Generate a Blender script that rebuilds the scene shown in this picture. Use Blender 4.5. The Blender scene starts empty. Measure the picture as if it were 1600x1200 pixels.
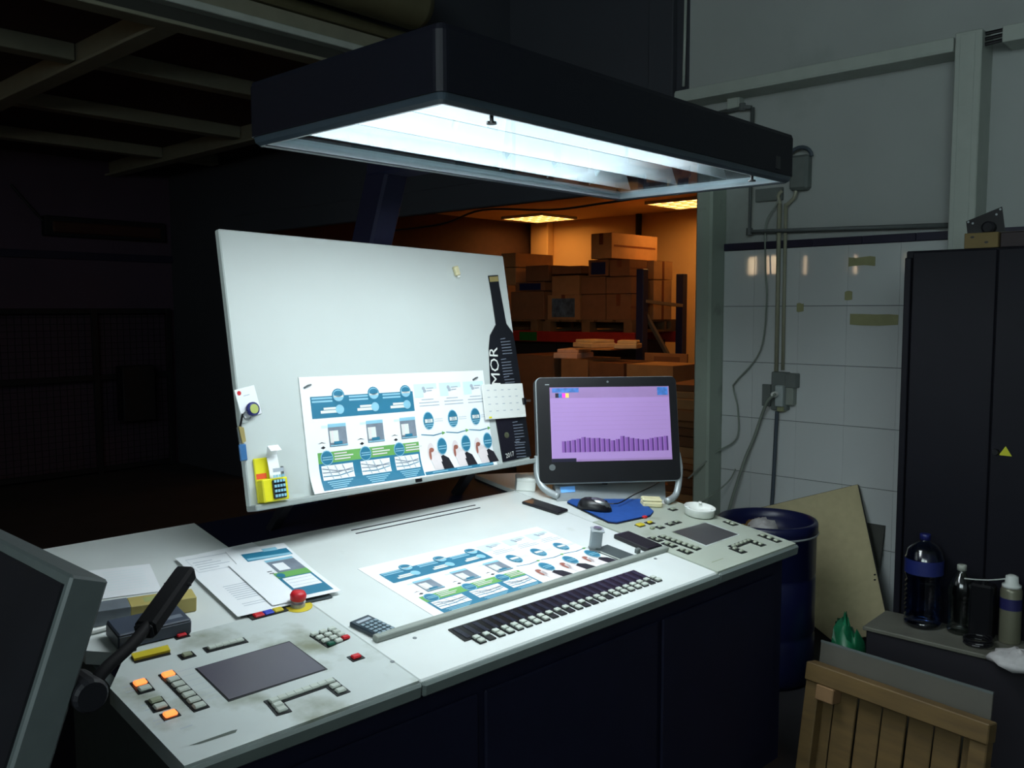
import bpy, math, random
from mathutils import Matrix, Vector
random.seed(7)
SC = bpy.context.scene
COL = SC.collection
R = math.radians
# ------------------------------------------------------------------ camera
F, PITCH, YAW, ROLL, CH = 1378.54, R(4.793), R(42.523), R(-0.1696), 1.55
fw = Vector((math.cos(PITCH)*math.cos(YAW), math.cos(PITCH)*math.sin(YAW), -math.sin(PITCH)))
rt = Vector((math.sin(YAW), -math.cos(YAW), 0)); up = rt.cross(fw)
rt, up = rt*math.cos(ROLL)+up*math.sin(ROLL), up*math.cos(ROLL)-rt*math.sin(ROLL)
EYE = Vector((0, 0, CH))
cd = bpy.data.cameras.new('camera'); cam = bpy.data.objects.new('camera', cd); COL.objects.link(cam)
cd.sensor_fit = 'HORIZONTAL'; cd.sensor_width = 36; cd.lens = 36*F/1600; cd.clip_start = .02; cd.clip_end = 60
m3 = Matrix((rt, up, -fw)).transposed()
cam.matrix_world = Matrix.Translation(EYE) @ m3.to_4x4()
SC.camera = cam
# ------------------------------------------------------------------ world, exposure
w = bpy.data.worlds.new('dusk'); SC.world = w; w.use_nodes = True
w.node_tree.nodes['Background'].inputs[0].default_value = (.25, .32, .36, 1)
w.node_tree.nodes['Background'].inputs[1].default_value = .3
SC.view_settings.view_transform = 'Standard'; SC.view_settings.look = 'None'
SC.view_settings.exposure = 0.0; SC.view_settings.gamma = 1.0; SC.view_settings.use_curve_mapping = False
TUBE_E = 12.0        # fluorescent tubes of the viewing hood
HOOD_W = 14.5        # light leaving the hood, straight down between its blades
WINDOW_E = 8.0      # dusk panes behind the camera
STORE_E = 10.5        # warm ceiling panels of the store room and the added one

# ------------------------------------------------------------------ point helpers: where a ray of the photograph meets a real plane
def ray(px, py): return fw + rt*((px-800)/F) + up*((600-py)/F)
def on(px, py, p0, n):
    r = ray(px, py); return EYE + r*((Vector(p0)-EYE).dot(n)/r.dot(n))
def onX(px, py, x): return on(px, py, (x, 0, 0), Vector((1, 0, 0)))
def onY(px, py, y): return on(px, py, (0, y, 0), Vector((0, 1, 0)))
def onZ(px, py, z): return on(px, py, (0, 0, z), Vector((0, 0, 1)))
def frame(o, a, b, n):
    m = Matrix((a, b, n)).transposed().to_4x4(); m.translation = o; return m
T = lambda x, y, z=0: Matrix.Translation((x, y, z))
RZ = lambda a: Matrix.Rotation(a, 4, 'Z')
RX = lambda a: Matrix.Rotation(a, 4, 'X')
RY = lambda a: Matrix.Rotation(a, 4, 'Y')
# desk plane of the console
TH, SL = R(-3.949), math.atan(.1347)
DU = Vector((math.cos(TH), math.sin(TH), 0)); DVH = Vector((-math.sin(TH), math.cos(TH), 0))
DV = DVH*math.cos(SL)+Vector((0, 0, math.sin(SL))); DN = DU.cross(DV)
P0 = Vector((.6554, 1.3280, .81))
MD = frame(P0, DU, DV, DN)
def D(px, py, h=0):
    p = on(px, py, P0+DN*h, DN)-P0; return p.dot(DU), p.dot(DV)

# ------------------------------------------------------------------ materials
def lin(c): return tuple((x/12.92 if x <= .04045 else ((x+.055)/1.055)**2.4) for x in c)+(1,)
MATS = {}
def M(name, rgb, rough=.5, metal=0, var=.08, scale=14, bump=0, emit=0, alpha=1, spec=.5, dirt=None, stretch=None):
    if name in MATS: return MATS[name]
    m = bpy.data.materials.new(name); m.use_nodes = True; nt = m.node_tree; N = nt.nodes; L = nt.links
    b = N['Principled BSDF']; c = lin(rgb)
    b.inputs['Roughness'].default_value = rough; b.inputs['Metallic'].default_value = metal
    b.inputs['Specular IOR Level'].default_value = spec
    tc = N.new('ShaderNodeTexCoord'); mp = N.new('ShaderNodeMapping'); L.new(tc.outputs['Object'], mp.inputs[0])
    if stretch: mp.inputs['Scale'].default_value = stretch
    nz = N.new('ShaderNodeTexNoise'); nz.inputs['Scale'].default_value = scale; nz.inputs['Detail'].default_value = 5
    L.new(mp.outputs[0], nz.inputs['Vector'])
    rp = N.new('ShaderNodeValToRGB'); rp.color_ramp.elements[0].position = .3; rp.color_ramp.elements[1].position = .7
    rp.color_ramp.elements[0].color = tuple(x*(1-var) for x in c[:3])+(1,)
    rp.color_ramp.elements[1].color = tuple(min(1, x*(1+var)) for x in c[:3])+(1,)
    L.new(nz.outputs['Fac'], rp.inputs[0]); out = rp.outputs[0]
    if dirt:
        n2 = N.new('ShaderNodeTexNoise'); n2.inputs['Scale'].default_value = dirt[1]; n2.inputs['Detail'].default_value = 6
        L.new(mp.outputs[0], n2.inputs['Vector'])
        r2 = N.new('ShaderNodeValToRGB'); r2.color_ramp.elements[0].position = dirt[2]; r2.color_ramp.elements[1].position = dirt[2]+.18
        L.new(n2.outputs['Fac'], r2.inputs[0])
        mx = N.new('ShaderNodeMixRGB'); mx.inputs[2].default_value = lin(dirt[0]); L.new(r2.outputs[0], mx.inputs[0]); L.new(out, mx.inputs[1]); out = mx.outputs[0]
    L.new(out, b.inputs['Base Color'])
    if bump:
        bp = N.new('ShaderNodeBump'); bp.inputs['Strength'].default_value = bump; bp.inputs['Distance'].default_value = .004
        L.new(nz.outputs['Fac'], bp.inputs['Height']); L.new(bp.outputs[0], b.inputs['Normal'])
    if emit:
        L.new(out, b.inputs['Emission Color']); b.inputs['Emission Strength'].default_value = emit
    MATS[name] = m; return m
def clear(name, rgb, gloss=.12, rough=.03, tint=1.0):
    if name in MATS: return MATS[name]
    m = bpy.data.materials.new(name); m.use_nodes = True; nt = m.node_tree; N = nt.nodes; L = nt.links
    N.remove(N['Principled BSDF']); o = N['Material Output']
    t = N.new('ShaderNodeBsdfTransparent'); t.inputs[0].default_value = lin(rgb)
    g = N.new('ShaderNodeBsdfGlossy'); g.inputs['Roughness'].default_value = rough; g.inputs[0].default_value = (1, 1, 1, 1)
    fr = N.new('ShaderNodeFresnel'); fr.inputs[0].default_value = 1.45
    mu = N.new('ShaderNodeMath'); mu.operation = 'MULTIPLY'; mu.inputs[1].default_value = gloss*8; mu.use_clamp = True
    L.new(fr.outputs[0], mu.inputs[0])
    mx = N.new('ShaderNodeMixShader'); L.new(mu.outputs[0], mx.inputs[0]); L.new(t.outputs[0], mx.inputs[1]); L.new(g.outputs[0], mx.inputs[2])
    L.new(mx.outputs[0], o.inputs[0]); MATS[name] = m; return m

white_top = M('console_white', (.83, .85, .84), .42, var=.03, scale=6, dirt=((.66, .68, .62), 5, .66))
wing_grey = M('wing_grey', (.75, .78, .77), .45, var=.05, scale=7, dirt=((.48, .50, .41), 6, .50))
wing_beige = M('wing_beige', (.66, .69, .64), .45, var=.05, scale=8, dirt=((.52, .53, .44), 9, .58))
lip_grey = M('lip_grey', (.44, .48, .47), .4, var=.05)
ledge_grey = M('ledge_grey', (.56, .59, .56), .45, var=.05)
navy = M('navy_body', (.085, .09, .17), .55, var=.1, spec=.2)
hood_mat = M('hood_charcoal', (.065, .07, .11), .5, var=.08, scale=90, bump=.05, spec=.25)
rim_mat = M('rim_blue_grey', (.22, .27, .31), .3, var=.05)
black = M('black_plastic', (.05, .05, .07), .35, var=.1)
blackg = M('black_gloss', (.03, .03, .04), .28, var=.05)
dark_key = M('dark_key', (.08, .09, .10), .4)
key_mat = M('key_grey', (.74, .77, .73), .4, var=.05)
key_olive = M('key_olive', (.55, .58, .48), .5, var=.05)
red = M('red_key', (.78, .12, .16), .4, var=.05)
green_k = M('green_key', (.07, .33, .25), .4)
blue_k = M('blue_key', (.16, .25, .72), .4)
yellow_k = M('yellow_strip', (.78, .70, .16), .5, var=.1)
lit = M('lit_orange', (1.0, .52, .26), .4, var=.03, emit=1.6)
lcd = M('lcd_grey', (.34, .33, .37), .3, var=.06, scale=3)
lcd2 = M('lcd_dark', (.27, .27, .28), .35, var=.06, scale=3)
board_m = M('board_grey', (.76, .79, .78), .5, var=.025, scale=3)
board_edge = M('board_edge', (.60, .63, .62), .4, var=.05)
paper = M('paper_white', (.93, .94, .95), .6, var=.01)
paper2 = M('paper_cream', (.89, .90, .88), .6, var=.02)
teal = M('print_teal', (.16, .46, .58), .5, var=.04)
teal_l = M('print_teal_light', (.55, .76, .84), .5, var=.03)
teal_p = M('print_teal_pale', (.82, .92, .93), .5, var=.02)
greenp = M('print_green', (.42, .66, .35), .5, var=.06)
greyp = M('print_grey', (.48, .52, .57), .5, var=.15, scale=30)
textg = M('print_text', (.66, .70, .74), .5, var=.03)
blackp = M('print_black', (.10, .10, .13), .5)
skinp = M('print_rust', (.62, .38, .32), .5, var=.3, scale=60)
palep = M('print_blush', (.88, .84, .84), .5, var=.05)
ink = M('calendar_black', (.07, .08, .11), .4, var=.1)
silver = M('silver', (.66, .69, .70), .35, metal=.3, var=.04)
steel = M('steel', (.6, .62, .63), .3, metal=.9, var=.06)
brass = M('foil_gold', (.75, .68, .45), .35, metal=.5)
yellow = M('bright_yellow', (.90, .86, .12), .5, var=.04)
orange_r = M('orange_red', (.88, .33, .18), .5)
blue_pad = M('mouse_pad_blue', (.10, .30, .60), .7, var=.1, scale=30)
cream = M('cream_foam', (.85, .82, .66), .7, var=.06, bump=.2)
white_c = M('ceramic_white', (.88, .89, .87), .25, var=.02)
slate = M('slate_blue_box', (.20, .23, .28), .4, var=.06)
manila = M('manila_box', (.70, .64, .38), .6, var=.1)
machine_g = M('machine_grey', (.33, .36, .36), .5, var=.06, scale=40, bump=.05)
machine_d = M('machine_dark', (.10, .10, .12), .55, var=.1, spec=.25)
wallp = M('wall_paint', (.64, .66, .65), .8, var=.04, scale=2.5, bump=.1, dirt=((.5, .53, .5), 1.2, .62))
walld = M('wall_dark', (.22, .23, .26), .8, var=.06, scale=2)  # darker tone for wall, beam and pilaster over the opening
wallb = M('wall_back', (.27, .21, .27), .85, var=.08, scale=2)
tile_m = M('tile_glaze', (.78, .80, .80), .035, var=.03, scale=1.2, spec=.6)
grout = M('grout', (.30, .32, .33), .9)
border_m = M('border_navy', (.10, .09, .19), .5, var=.1)
jamb_m = M('jamb_paint', (.62, .67, .62), .6, var=.06, scale=3, dirt=((.45, .48, .44), 5, .6))
floor_m = M('concrete', (.17, .165, .18), .8, var=.2, scale=3, bump=.3)
ceil_m = M('ceiling_paint', (.42, .43, .42), .9, var=.05)
mezz_p = M('mezzanine_panel', (.24, .13, .13), .8, var=.15, scale=3)
beam_m = M('beam_cream', (.52, .51, .44), .6, var=.07, scale=9)
olive_m = M('duct_olive', (.36, .34, .24), .6, var=.1)
store_w = M('store_wall', (.86, .74, .54), .85, var=.05, scale=2)
card = M('cardboard', (.62, .45, .29), .8, var=.08, scale=12)
card2 = M('cardboard_pale', (.70, .54, .36), .8, var=.08, scale=12)
card3 = M('cardboard_brown', (.50, .34, .22), .8, var=.08, scale=12)
tape_b = M('box_tape', (.45, .25, .15), .4)
rack_b = M('rack_blue', (.10, .13, .28), .5)
rack_r = M('rack_red', (.62, .15, .10), .5, var=.1)
wood = M('pale_wood', (.36, .28, .15), .65, var=.22, scale=7, stretch=(1, 6, 1), bump=.15)
wood_d = M('pallet_wood', (.45, .34, .22), .8, var=.2, scale=8)
chip = M('chipboard', (.74, .70, .55), .8, var=.06, scale=25, dirt=((.5, .47, .35), 3, .62))
sheet_g = M('grey_sheet', (.32, .31, .28), .6, var=.08, scale=4)
cab_m = M('cabinet_navy', (.065, .065, .10), .55, var=.05, spec=.2)
drum = M('drum_blue', (.07, .09, .24), .35, var=.1)
trunk_m = M('trunking', (.66, .69, .66), .5, var=.04)
pipe_m = M('pipe_grey', (.34, .36, .36), .5, var=.1)
cable_l = M('cable_grey', (.52, .56, .52), .6)
cable_d = M('cable_dark', (.26, .30, .34), .6)
socket_m = M('socket_grey', (.40, .43, .42), .5, var=.1)
masking = M('masking_tape', (.58, .58, .42), .7, var=.1)
rag = M('rag_white', (.75, .74, .74), .9, var=.2, scale=20, bump=.5)
rag_b = M('rag_brown', (.50, .38, .20), .9, var=.2, scale=20, bump=.5)
dusk = M('dusk_pane', (.84, .91, .92), .5, var=.03, emit=WINDOW_E)
dusk2 = M('dusk_pane_warm', (1.0, .82, .66), .5, var=.2, scale=3, emit=WINDOW_E*1.3)
tube_m = M('tube_glow', (.95, .975, 1.0), .5, var=.0, emit=TUBE_E)
panel_m = M('panel_glow', (1.0, .70, .38), .5, var=.0, emit=STORE_E)
mirror = M('reflector', (.93, .94, .95), .2, metal=.45, var=.02)
fin_m = M('fin_white', (.85, .90, .92), .4)
frame_w = M('frame_pale', (.80, .83, .85), .35, var=.03)
pane_m = clear('hood_pane', (.95, .98, .98), .05)
pet_b = clear('bottle_blue', (.50, .62, .82), .30, .14)
pet_c = clear('bottle_clear', (.78, .81, .79), .30, .14)
scr_p = M('screen_violet', (.60, .48, .70), .5, var=.04, scale=2, emit=.34)
scr_h = M('screen_header', (.52, .42, .60), .4, var=.05, emit=.5)
scr_d = M('screen_bar', (.30, .17, .42), .4, var=.05, emit=.3)
scr_m = M('screen_bar_light', (.46, .30, .58), .4, var=.05, emit=.45)
scr_b = M('screen_blue', (.22, .40, .66), .4, var=.3, scale=60, emit=.5)
scr_k = M('screen_taskbar', (.07, .06, .16), .4, emit=.3)
scr_y = M('screen_yellow', (.85, .70, .35), .4, emit=.6)
scr_g = M('screen_magenta', (.82, .22, .72), .4, emit=.6)

# ------------------------------------------------------------------ mesh builder
class MB:
    def __init__(s): s.v = []; s.f = []; s.mi = []; s.k = 0
    def mat(s, k): s.k = k; return s
    def add(s, vs, fs, X=None):
        o = len(s.v)
        s.v += [tuple(X @ Vector(v)) if X is not None else tuple(v) for v in vs]
        for f in fs: s.f.append([i+o for i in f]); s.mi.append(s.k)
        return s
    def box(s, x0, x1, y0, y1, z0, z1, X=None, c=0):
        if c <= 0:
            vs = [(x, y, z) for z in (z0, z1) for y in (y0, y1) for x in (x0, x1)]
            return s.add(vs, [(0, 2, 3, 1), (4, 5, 7, 6), (0, 1, 5, 4), (2, 6, 7, 3), (0, 4, 6, 2), (1, 3, 7, 5)], X)
        c = min(c, (x1-x0)*.45, (y1-y0)*.45, (z1-z0)*.45)
        vs = []; idx = {}
        lim = ((x0, x1), (y0, y1), (z0, z1))
        for sx in (0, 1):
            for sy in (0, 1):
                for sz in (0, 1):
                    S = (sx, sy, sz)
                    for ax in range(3):   # vertex lying on the face of axis ax
                        p = [lim[a][S[a]] + (0 if a == ax else (c if S[a] == 0 else -c)) for a in range(3)]
                        idx[(S, ax)] = len(vs); vs.append(p)
        fs = []
        ctr = Vector(((x0+x1)/2, (y0+y1)/2, (z0+z1)/2))
        def put(ids):
            a, b_, d = Vector(vs[ids[0]]), Vector(vs[ids[1]]), Vector(vs[ids[2]])
            mid = sum((Vector(vs[i]) for i in ids), Vector())/len(ids)
            if (b_-a).cross(d-a).dot(mid-ctr) < 0: ids = ids[::-1]
            fs.append(tuple(ids))
        for ax in range(3):
            o = [a for a in range(3) if a != ax]
            for sd in (0, 1):
                ids = []
                for p, q in ((0, 0), (1, 0), (1, 1), (0, 1)):
                    S = [0, 0, 0]; S[ax] = sd; S[o[0]] = p; S[o[1]] = q; ids.append(idx[(tuple(S), ax)])
                put(ids)
            for p in (0, 1):
                for q in (0, 1):
                    S0 = [0, 0, 0]; S0[o[0]] = p; S0[o[1]] = q; S1 = list(S0); S1[ax] = 1
                    put([idx[(tuple(S0), o[0])], idx[(tuple(S1), o[0])], idx[(tuple(S1), o[1])], idx[(tuple(S0), o[1])]])
        for S in [(a, b, d) for a in (0, 1) for b in (0, 1) for d in (0, 1)]:
            put([idx[(S, 0)], idx[(S, 1)], idx[(S, 2)]])
        return s.add(vs, fs, X)
    def prism(s, poly, z0, z1, X=None):
        n = len(poly); ar = sum(poly[i][0]*poly[(i+1) % n][1]-poly[(i+1) % n][0]*poly[i][1] for i in range(n))
        if ar < 0: poly = poly[::-1]
        vs = [(p[0], p[1], z0) for p in poly]+[(p[0], p[1], z1) for p in poly]
        fs = [tuple(range(n-1, -1, -1)), tuple(range(n, 2*n))]+[(i, (i+1) % n, (i+1) % n+n, i+n) for i in range(n)]
        return s.add(vs, fs, X)
    def lathe(s, prof, n=20, X=None, cap0=True, cap1=True):
        vs = []; fs = []
        for r, z in prof:
            for i in range(n):
                a = 2*math.pi*i/n; vs.append((r*math.cos(a), r*math.sin(a), z))
        for j in range(len(prof)-1):
            for i in range(n):
                k = (i+1) % n; fs.append((j*n+i, j*n+k, (j+1)*n+k, (j+1)*n+i))
        if cap0: fs.append(tuple(range(n-1, -1, -1)))
        if cap1: fs.append(tuple(range((len(prof)-1)*n, len(prof)*n)))
        return s.add(vs, fs, X)
    def tube(s, pts, r, n=8, X=None):
        pts = [Vector(p) for p in pts]; vs = []; fs = []
        d = (pts[1]-pts[0]).normalized(); ref = Vector((0, 0, 1)) if abs(d.z) < .9 else Vector((1, 0, 0))
        a = d.cross(ref).normalized()
        for i, p in enumerate(pts):
            d = ((pts[min(i+1, len(pts)-1)]-pts[max(i-1, 0)])).normalized()
            a = (a-d*a.dot(d)).normalized(); b = d.cross(a)
            rr = r[i] if isinstance(r, (list, tuple)) else r
            for k in range(n):
                t = 2*math.pi*k/n; vs.append(p+(a*math.cos(t)+b*math.sin(t))*rr)
        for j in range(len(pts)-1):
            for k in range(n):
                q = (k+1) % n; fs.append((j*n+k, j*n+q, (j+1)*n+q, (j+1)*n+k))
        fs += [tuple(range(n-1, -1, -1)), tuple(range((len(pts)-1)*n, len(pts)*n))]
        return s.add(vs, fs, X)
    def bar(s, p, q, w, t, upv=(0, 0, 1), c=0):
        p, q = Vector(p), Vector(q); d = q-p; L = d.length; d = d/L; u = Vector(upv)
        a = u.cross(d).normalized(); b = d.cross(a)
        return s.box(0, L, -w/2, w/2, -t/2, t/2, frame(p, d, a, b), c)
    def ell(s, x, y, rx, ry, z, n=16):
        return s.add([(x+rx*math.cos(2*math.pi*i/n), y+ry*math.sin(2*math.pi*i/n), z) for i in range(n)], [tuple(range(n))])
    def rect(s, x0, x1, y0, y1, z): return s.add([(x0, y0, z), (x1, y0, z), (x1, y1, z), (x0, y1, z)], [(0, 1, 2, 3)])
    def poly(s, pts, z): return s.add([(p[0], p[1], z) for p in pts], [tuple(range(len(pts)))])
    def text(s, txt, x, y, h, z, ang=0, sx=1.0):
        cu = bpy.data.curves.new('t', 'FONT'); cu.body = txt; cu.size = h; cu.align_x = 'CENTER'; cu.align_y = 'CENTER'; cu.resolution_u = 2
        o = bpy.data.objects.new('t', cu); COL.objects.link(o)
        dg = bpy.context.evaluated_depsgraph_get(); me = bpy.data.meshes.new_from_object(o.evaluated_get(dg))
        X = T(x, y, z) @ RZ(ang) @ Matrix.Diagonal((sx, 1, 1, 1))
        s.add([v.co.copy() for v in me.vertices], [tuple(p.vertices) for p in me.polygons], X)
        bpy.data.objects.remove(o); bpy.data.curves.remove(cu); bpy.data.meshes.remove(me); return s
    def mesh(s, name, mats, smooth=False):
        me = bpy.data.meshes.new(name); me.from_pydata(s.v, [], s.f); 
        for m in (mats if isinstance(mats, (list, tuple)) else [mats]): me.materials.append(m)
        me.polygons.foreach_set('material_index', s.mi)
        if smooth: me.polygons.foreach_set('use_smooth', [True]*len(s.f))
        me.update(); return me
    def build(s, name, mats, parent=None, X=None, smooth=False):
        o = bpy.data.objects.new(name, s.mesh(name, mats, smooth)); COL.objects.link(o)
        if parent is not None: o.parent = parent
        if X is not None: o.matrix_local = X
        return o
def inst(name, me, parent, X):
    o = bpy.data.objects.new(name, me); COL.objects.link(o); o.parent = parent; o.matrix_local = X; return o
def tag(o, label, cat, group=None, kind=None):
    if label: o['label'] = label
    if cat: o['category'] = cat
    if group: o['group'] = group
    if kind: o['kind'] = kind
    return o
def thing(name, label, cat, X=None, group=None):
    o = bpy.data.objects.new(name, None); COL.objects.link(o); o.empty_display_size = .05
    if X is not None: o.matrix_world = X
    return tag(o, label, cat, group)
def struct(name, mb, mats, label=None, X=None):
    o = mb.build(name, mats, None, X); o['kind'] = 'structure'; o['category'] = name.split('_')[0]
    if label: o['label'] = label
    return o
def box(x0, x1, y0, y1, z0, z1, c=0): return MB().box(x0, x1, y0, y1, z0, z1, None, c)
def smooth_path(pts, k=4):
    pts = [Vector(p) for p in pts]; out = []
    for i in range(len(pts)-1):
        a = pts[max(i-1, 0)]; b = pts[i]; c = pts[i+1]; d = pts[min(i+2, len(pts)-1)]
        for j in range(k):
            t = j/k; out.append(.5*((2*b)+(c-a)*t+(2*a-5*b+4*c-d)*t*t+(3*b-a-3*c+d)*t**3))
    out.append(pts[-1]); return out

# ================================================================== THE ROOM
WX, BY, LX, FY, CZ = 4.30, 8.60, -2.2, -2.6, 4.3
HZ = 2.28
struct('floor', box(LX-.2, 8.6, FY-.2, 9.2, -.1, 0), floor_m, 'dark concrete workshop floor')
struct('ceiling', box(LX-.2, WX+.2, FY-.2, BY+.2, CZ, CZ+.1), ceil_m, 'grey workshop ceiling high above the hood')
# right wall: painted above, glazed tiles below
wr = struct('wall_right', MB().box(WX+.012, WX+.2, FY, 2.39, 0, CZ).box(WX+.012, WX+.2, 2.39, 2.63, 2.46, CZ), wallp, 'grey green painted wall with white tiles below a navy border')
box(WX+.004, WX+.012, .2, 2.39, 0, 1.861).build('grout_bed', grout, wr)
TW, TPZ = .247, .295
tile_me = MB().box(-.008, 0, -TW/2+.0002, TW/2-.0002, -TPZ/2+.0014, TPZ/2-.0014, None, .0006).mesh('tile', tile_m)
ys = [2.39-TW*.72-TW*.5-TW*i for i in range(9)]
for r_ in range(7):
    zc = 1.861-TPZ*(r_+.5)
    for y_ in [2.39-TW*.36]+ys:
        if zc-TPZ/2 < -.25: continue
        first = y_ > 2.25
        X = T(WX+.006, y_, max(zc, .05)) @ RZ(random.uniform(-.004, .004)) @ RY(random.uniform(-.003, .003))
        if first: X = X @ Matrix.Diagonal((1, .715, 1, 1))
        inst('tile', tile_me, wr, X)
bt = MB().box(-.012, 0, -TW/2+.001, TW/2-.001, -.019, .019, None, .002).mesh('border_tile', border_m)
for i in range(10): inst('border_tile', bt, wr, T(WX+.006, 2.27-TW*i, 1.881))
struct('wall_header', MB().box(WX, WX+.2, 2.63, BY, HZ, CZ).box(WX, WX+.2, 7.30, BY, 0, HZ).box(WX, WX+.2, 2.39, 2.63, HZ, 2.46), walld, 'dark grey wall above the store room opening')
struct('trim_1', MB().box(WX-.14, WX+.25, 2.392, 2.488, 0, 2.45, None, .012), jamb_m, 'pale green painted post at the edge of the store room opening')
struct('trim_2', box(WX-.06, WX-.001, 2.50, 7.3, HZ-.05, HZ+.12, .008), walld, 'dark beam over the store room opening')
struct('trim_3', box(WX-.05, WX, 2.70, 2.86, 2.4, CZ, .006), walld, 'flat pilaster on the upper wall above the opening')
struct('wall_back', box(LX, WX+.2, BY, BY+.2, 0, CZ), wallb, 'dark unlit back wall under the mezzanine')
struct('trim_4', box(LX, WX, BY-.03, BY, 2.03, 2.10, .004), border_m, 'dark rail running along the back wall')
struct('wall_front', box(LX, WX+.2, FY-.2, FY, 0, CZ), wallp, 'painted wall behind the camera')
# left wall built around its windows
wl = MB()
WIN = [(-2.4, -.9, 1.9, 3.4), (-.6, .9, 1.9, 3.4)]
SW = [(5.5, 5.74), (5.18, 5.44), (4.83, 4.94), (4.25, 4.36), (3.68, 3.76)]
zs = [0, 1.9, 3.4, CZ]
wl.box(LX-.2, LX, FY, BY, 0, 1.9); wl.box(LX-.2, LX, FY, BY, 3.4, CZ)
cuts = sorted([(a, b, 1.9, 3.4) for a, b, _, _ in WIN]+[(a, b, 1.95, 2.24) for a, b in SW])
y = FY
for a, b, z0, z1 in cuts:
    wl.box(LX-.2, LX, y, a, 1.9, 3.4)
    if z0 > 1.9: wl.box(LX-.2, LX, a, b, 1.9, z0)
    if z1 < 3.4: wl.box(LX-.2, LX, a, b, z1, 3.4)
    y = b
wl.box(LX-.2, LX, y, BY, 1.9, 3.4)
struct('wall_left', wl, wallp, 'painted wall with a row of windows, outside the view')
for i, (a, b, z0, z1) in enumerate(cuts):
    wn = bpy.data.objects.new('window_%d' % (i+1), None); COL.objects.link(wn); wn['kind'] = 'structure'; wn['category'] = 'window'
    wn['label'] = 'window with dusk light in the left wall, outside the view'
    g = MB()
    for p in ((a, a+.03, z0, z1), (b-.03, b, z0, z1), (a, b, z0, z0+.03), (a, b, z1-.03, z1)): g.box(LX-.14, LX-.04, p[0], p[1], p[2], p[3])
    g.build('window_frame', trunk_m, wn)
    box(LX-.10, LX-.09, a+.03, b-.03, z0+.03, z1-.03).build('pane', dusk2 if z0 > 1.9 else dusk, wn)
# ---------------- mezzanine
mz = bpy.data.objects.new('ceiling_mezzanine', None); COL.objects.link(mz); mz['kind'] = 'structure'; mz['category'] = 'ceiling'
mz['label'] = 'dark red brown mezzanine underside carried on cream steel beams'
box(LX, WX, 3.94, BY, 2.965, 3.05).build('deck_panel', mezz_p, mz)
MZ = 2.83
web_m = M('beam_web', (.20, .20, .18), .7)  # edge web darker than its flanges, shade of the recess put into the colour
eb = box(LX, WX, 3.86, 3.97, MZ, MZ+.018, .003).build('edge_beam', beam_m, mz)
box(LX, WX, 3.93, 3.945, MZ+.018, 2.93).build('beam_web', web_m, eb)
box(LX, WX, 3.865, 3.96, 2.926, 2.962, .004).build('top_flange', M('beam_pale', (.70, .72, .69), .6), eb)
for xb in (-.6, 2.0, 3.72):
    mb_ = box(xb-.055, xb+.055, 3.97, BY, MZ, MZ+.018, .003).build('main_beam', beam_m, mz)
    box(xb-.012, xb+.012, 3.97, BY, MZ+.018, 2.965).build('beam_web', beam_m, mb_)
for yb in (4.95, 6.22, 7.5):
    for xa, xc in ((LX, -.62), (-.58, 1.98), (2.02, 3.70), (3.74, WX-.07)):
        box(xa, xc, yb, yb+.11, 2.875, 2.965, .004).build('joist', beam_m, mz)
box(LX, WX, 3.88, 3.94, 2.965, 3.035).build('fascia', beam_m, mz)
box(LX, WX, 3.85, 3.94, 3.04, 3.10, .012).build('cornice', olive_m, mz)
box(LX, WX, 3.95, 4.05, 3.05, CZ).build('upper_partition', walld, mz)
# ---------------- store room beyond the opening
SX, SZ, SY0, SY1 = 8.4, 2.62, 1.6, 7.35
struct('wall_store_far', box(SX, SX+.15, SY0, SY1+.2, 0, SZ), store_w, 'warm lit far wall of the store room')
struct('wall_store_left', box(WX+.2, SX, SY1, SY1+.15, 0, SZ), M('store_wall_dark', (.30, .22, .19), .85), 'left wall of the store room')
struct('wall_store_right', box(WX+.2, SX, SY0-.15, SY0, 0, SZ), store_w, 'right wall of the store room')
struct('ceiling_store', box(WX+.2, SX+.15, SY0-.15, SY1+.15, SZ, SZ+.08), store_w, 'warm lit store room ceiling')
struct('trim_5', box(SX-.12, SX, 7.0, 7.28, 0, SZ, .01), store_w, 'square column in the corner of the store room')
struct('trim_6', MB().tube([(SX-.05, 5.72, SZ), (SX-.05, 5.72, SZ-.34)], .035, 10), machine_d, 'short dark pipe hanging on the store room wall')
for nm, (lx, ly) in (('warm square ceiling light panel above the tall box stack', (7.80, 6.72)), ('warm square ceiling light panel beside the painted post', (7.75, 4.72)), ('warm square light panel added out of view to brighten the carton fronts', (5.5, 4.4))):  # last panel is added out of view, to brighten the carton fronts
    cl = thing('ceiling_light', nm, 'ceiling light', T(lx, ly, SZ), 'store room ceiling lights')
    g = MB()
    for p in ((-.31, -.29), (.29, .31)): g.box(p[0], p[1], -.31, .31, -.03, 0); g.box(-.29, .29, p[0], p[1], -.03, 0)
    g.build('frame', trunk_m, cl)
    box(-.29, .29, -.29, .29, -.014, -.008).build('diffuser', panel_m, cl)
    g = MB()
    for k in range(1, 4):
        t_ = -.29+.58*k/4; g.box(t_-.008, t_+.008, -.29, .29, -.028, -.015); g.box(-.29, .29, t_-.008, t_+.008, -.028, -.015)
    g.build('louvre', trunk_m, cl)

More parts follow.
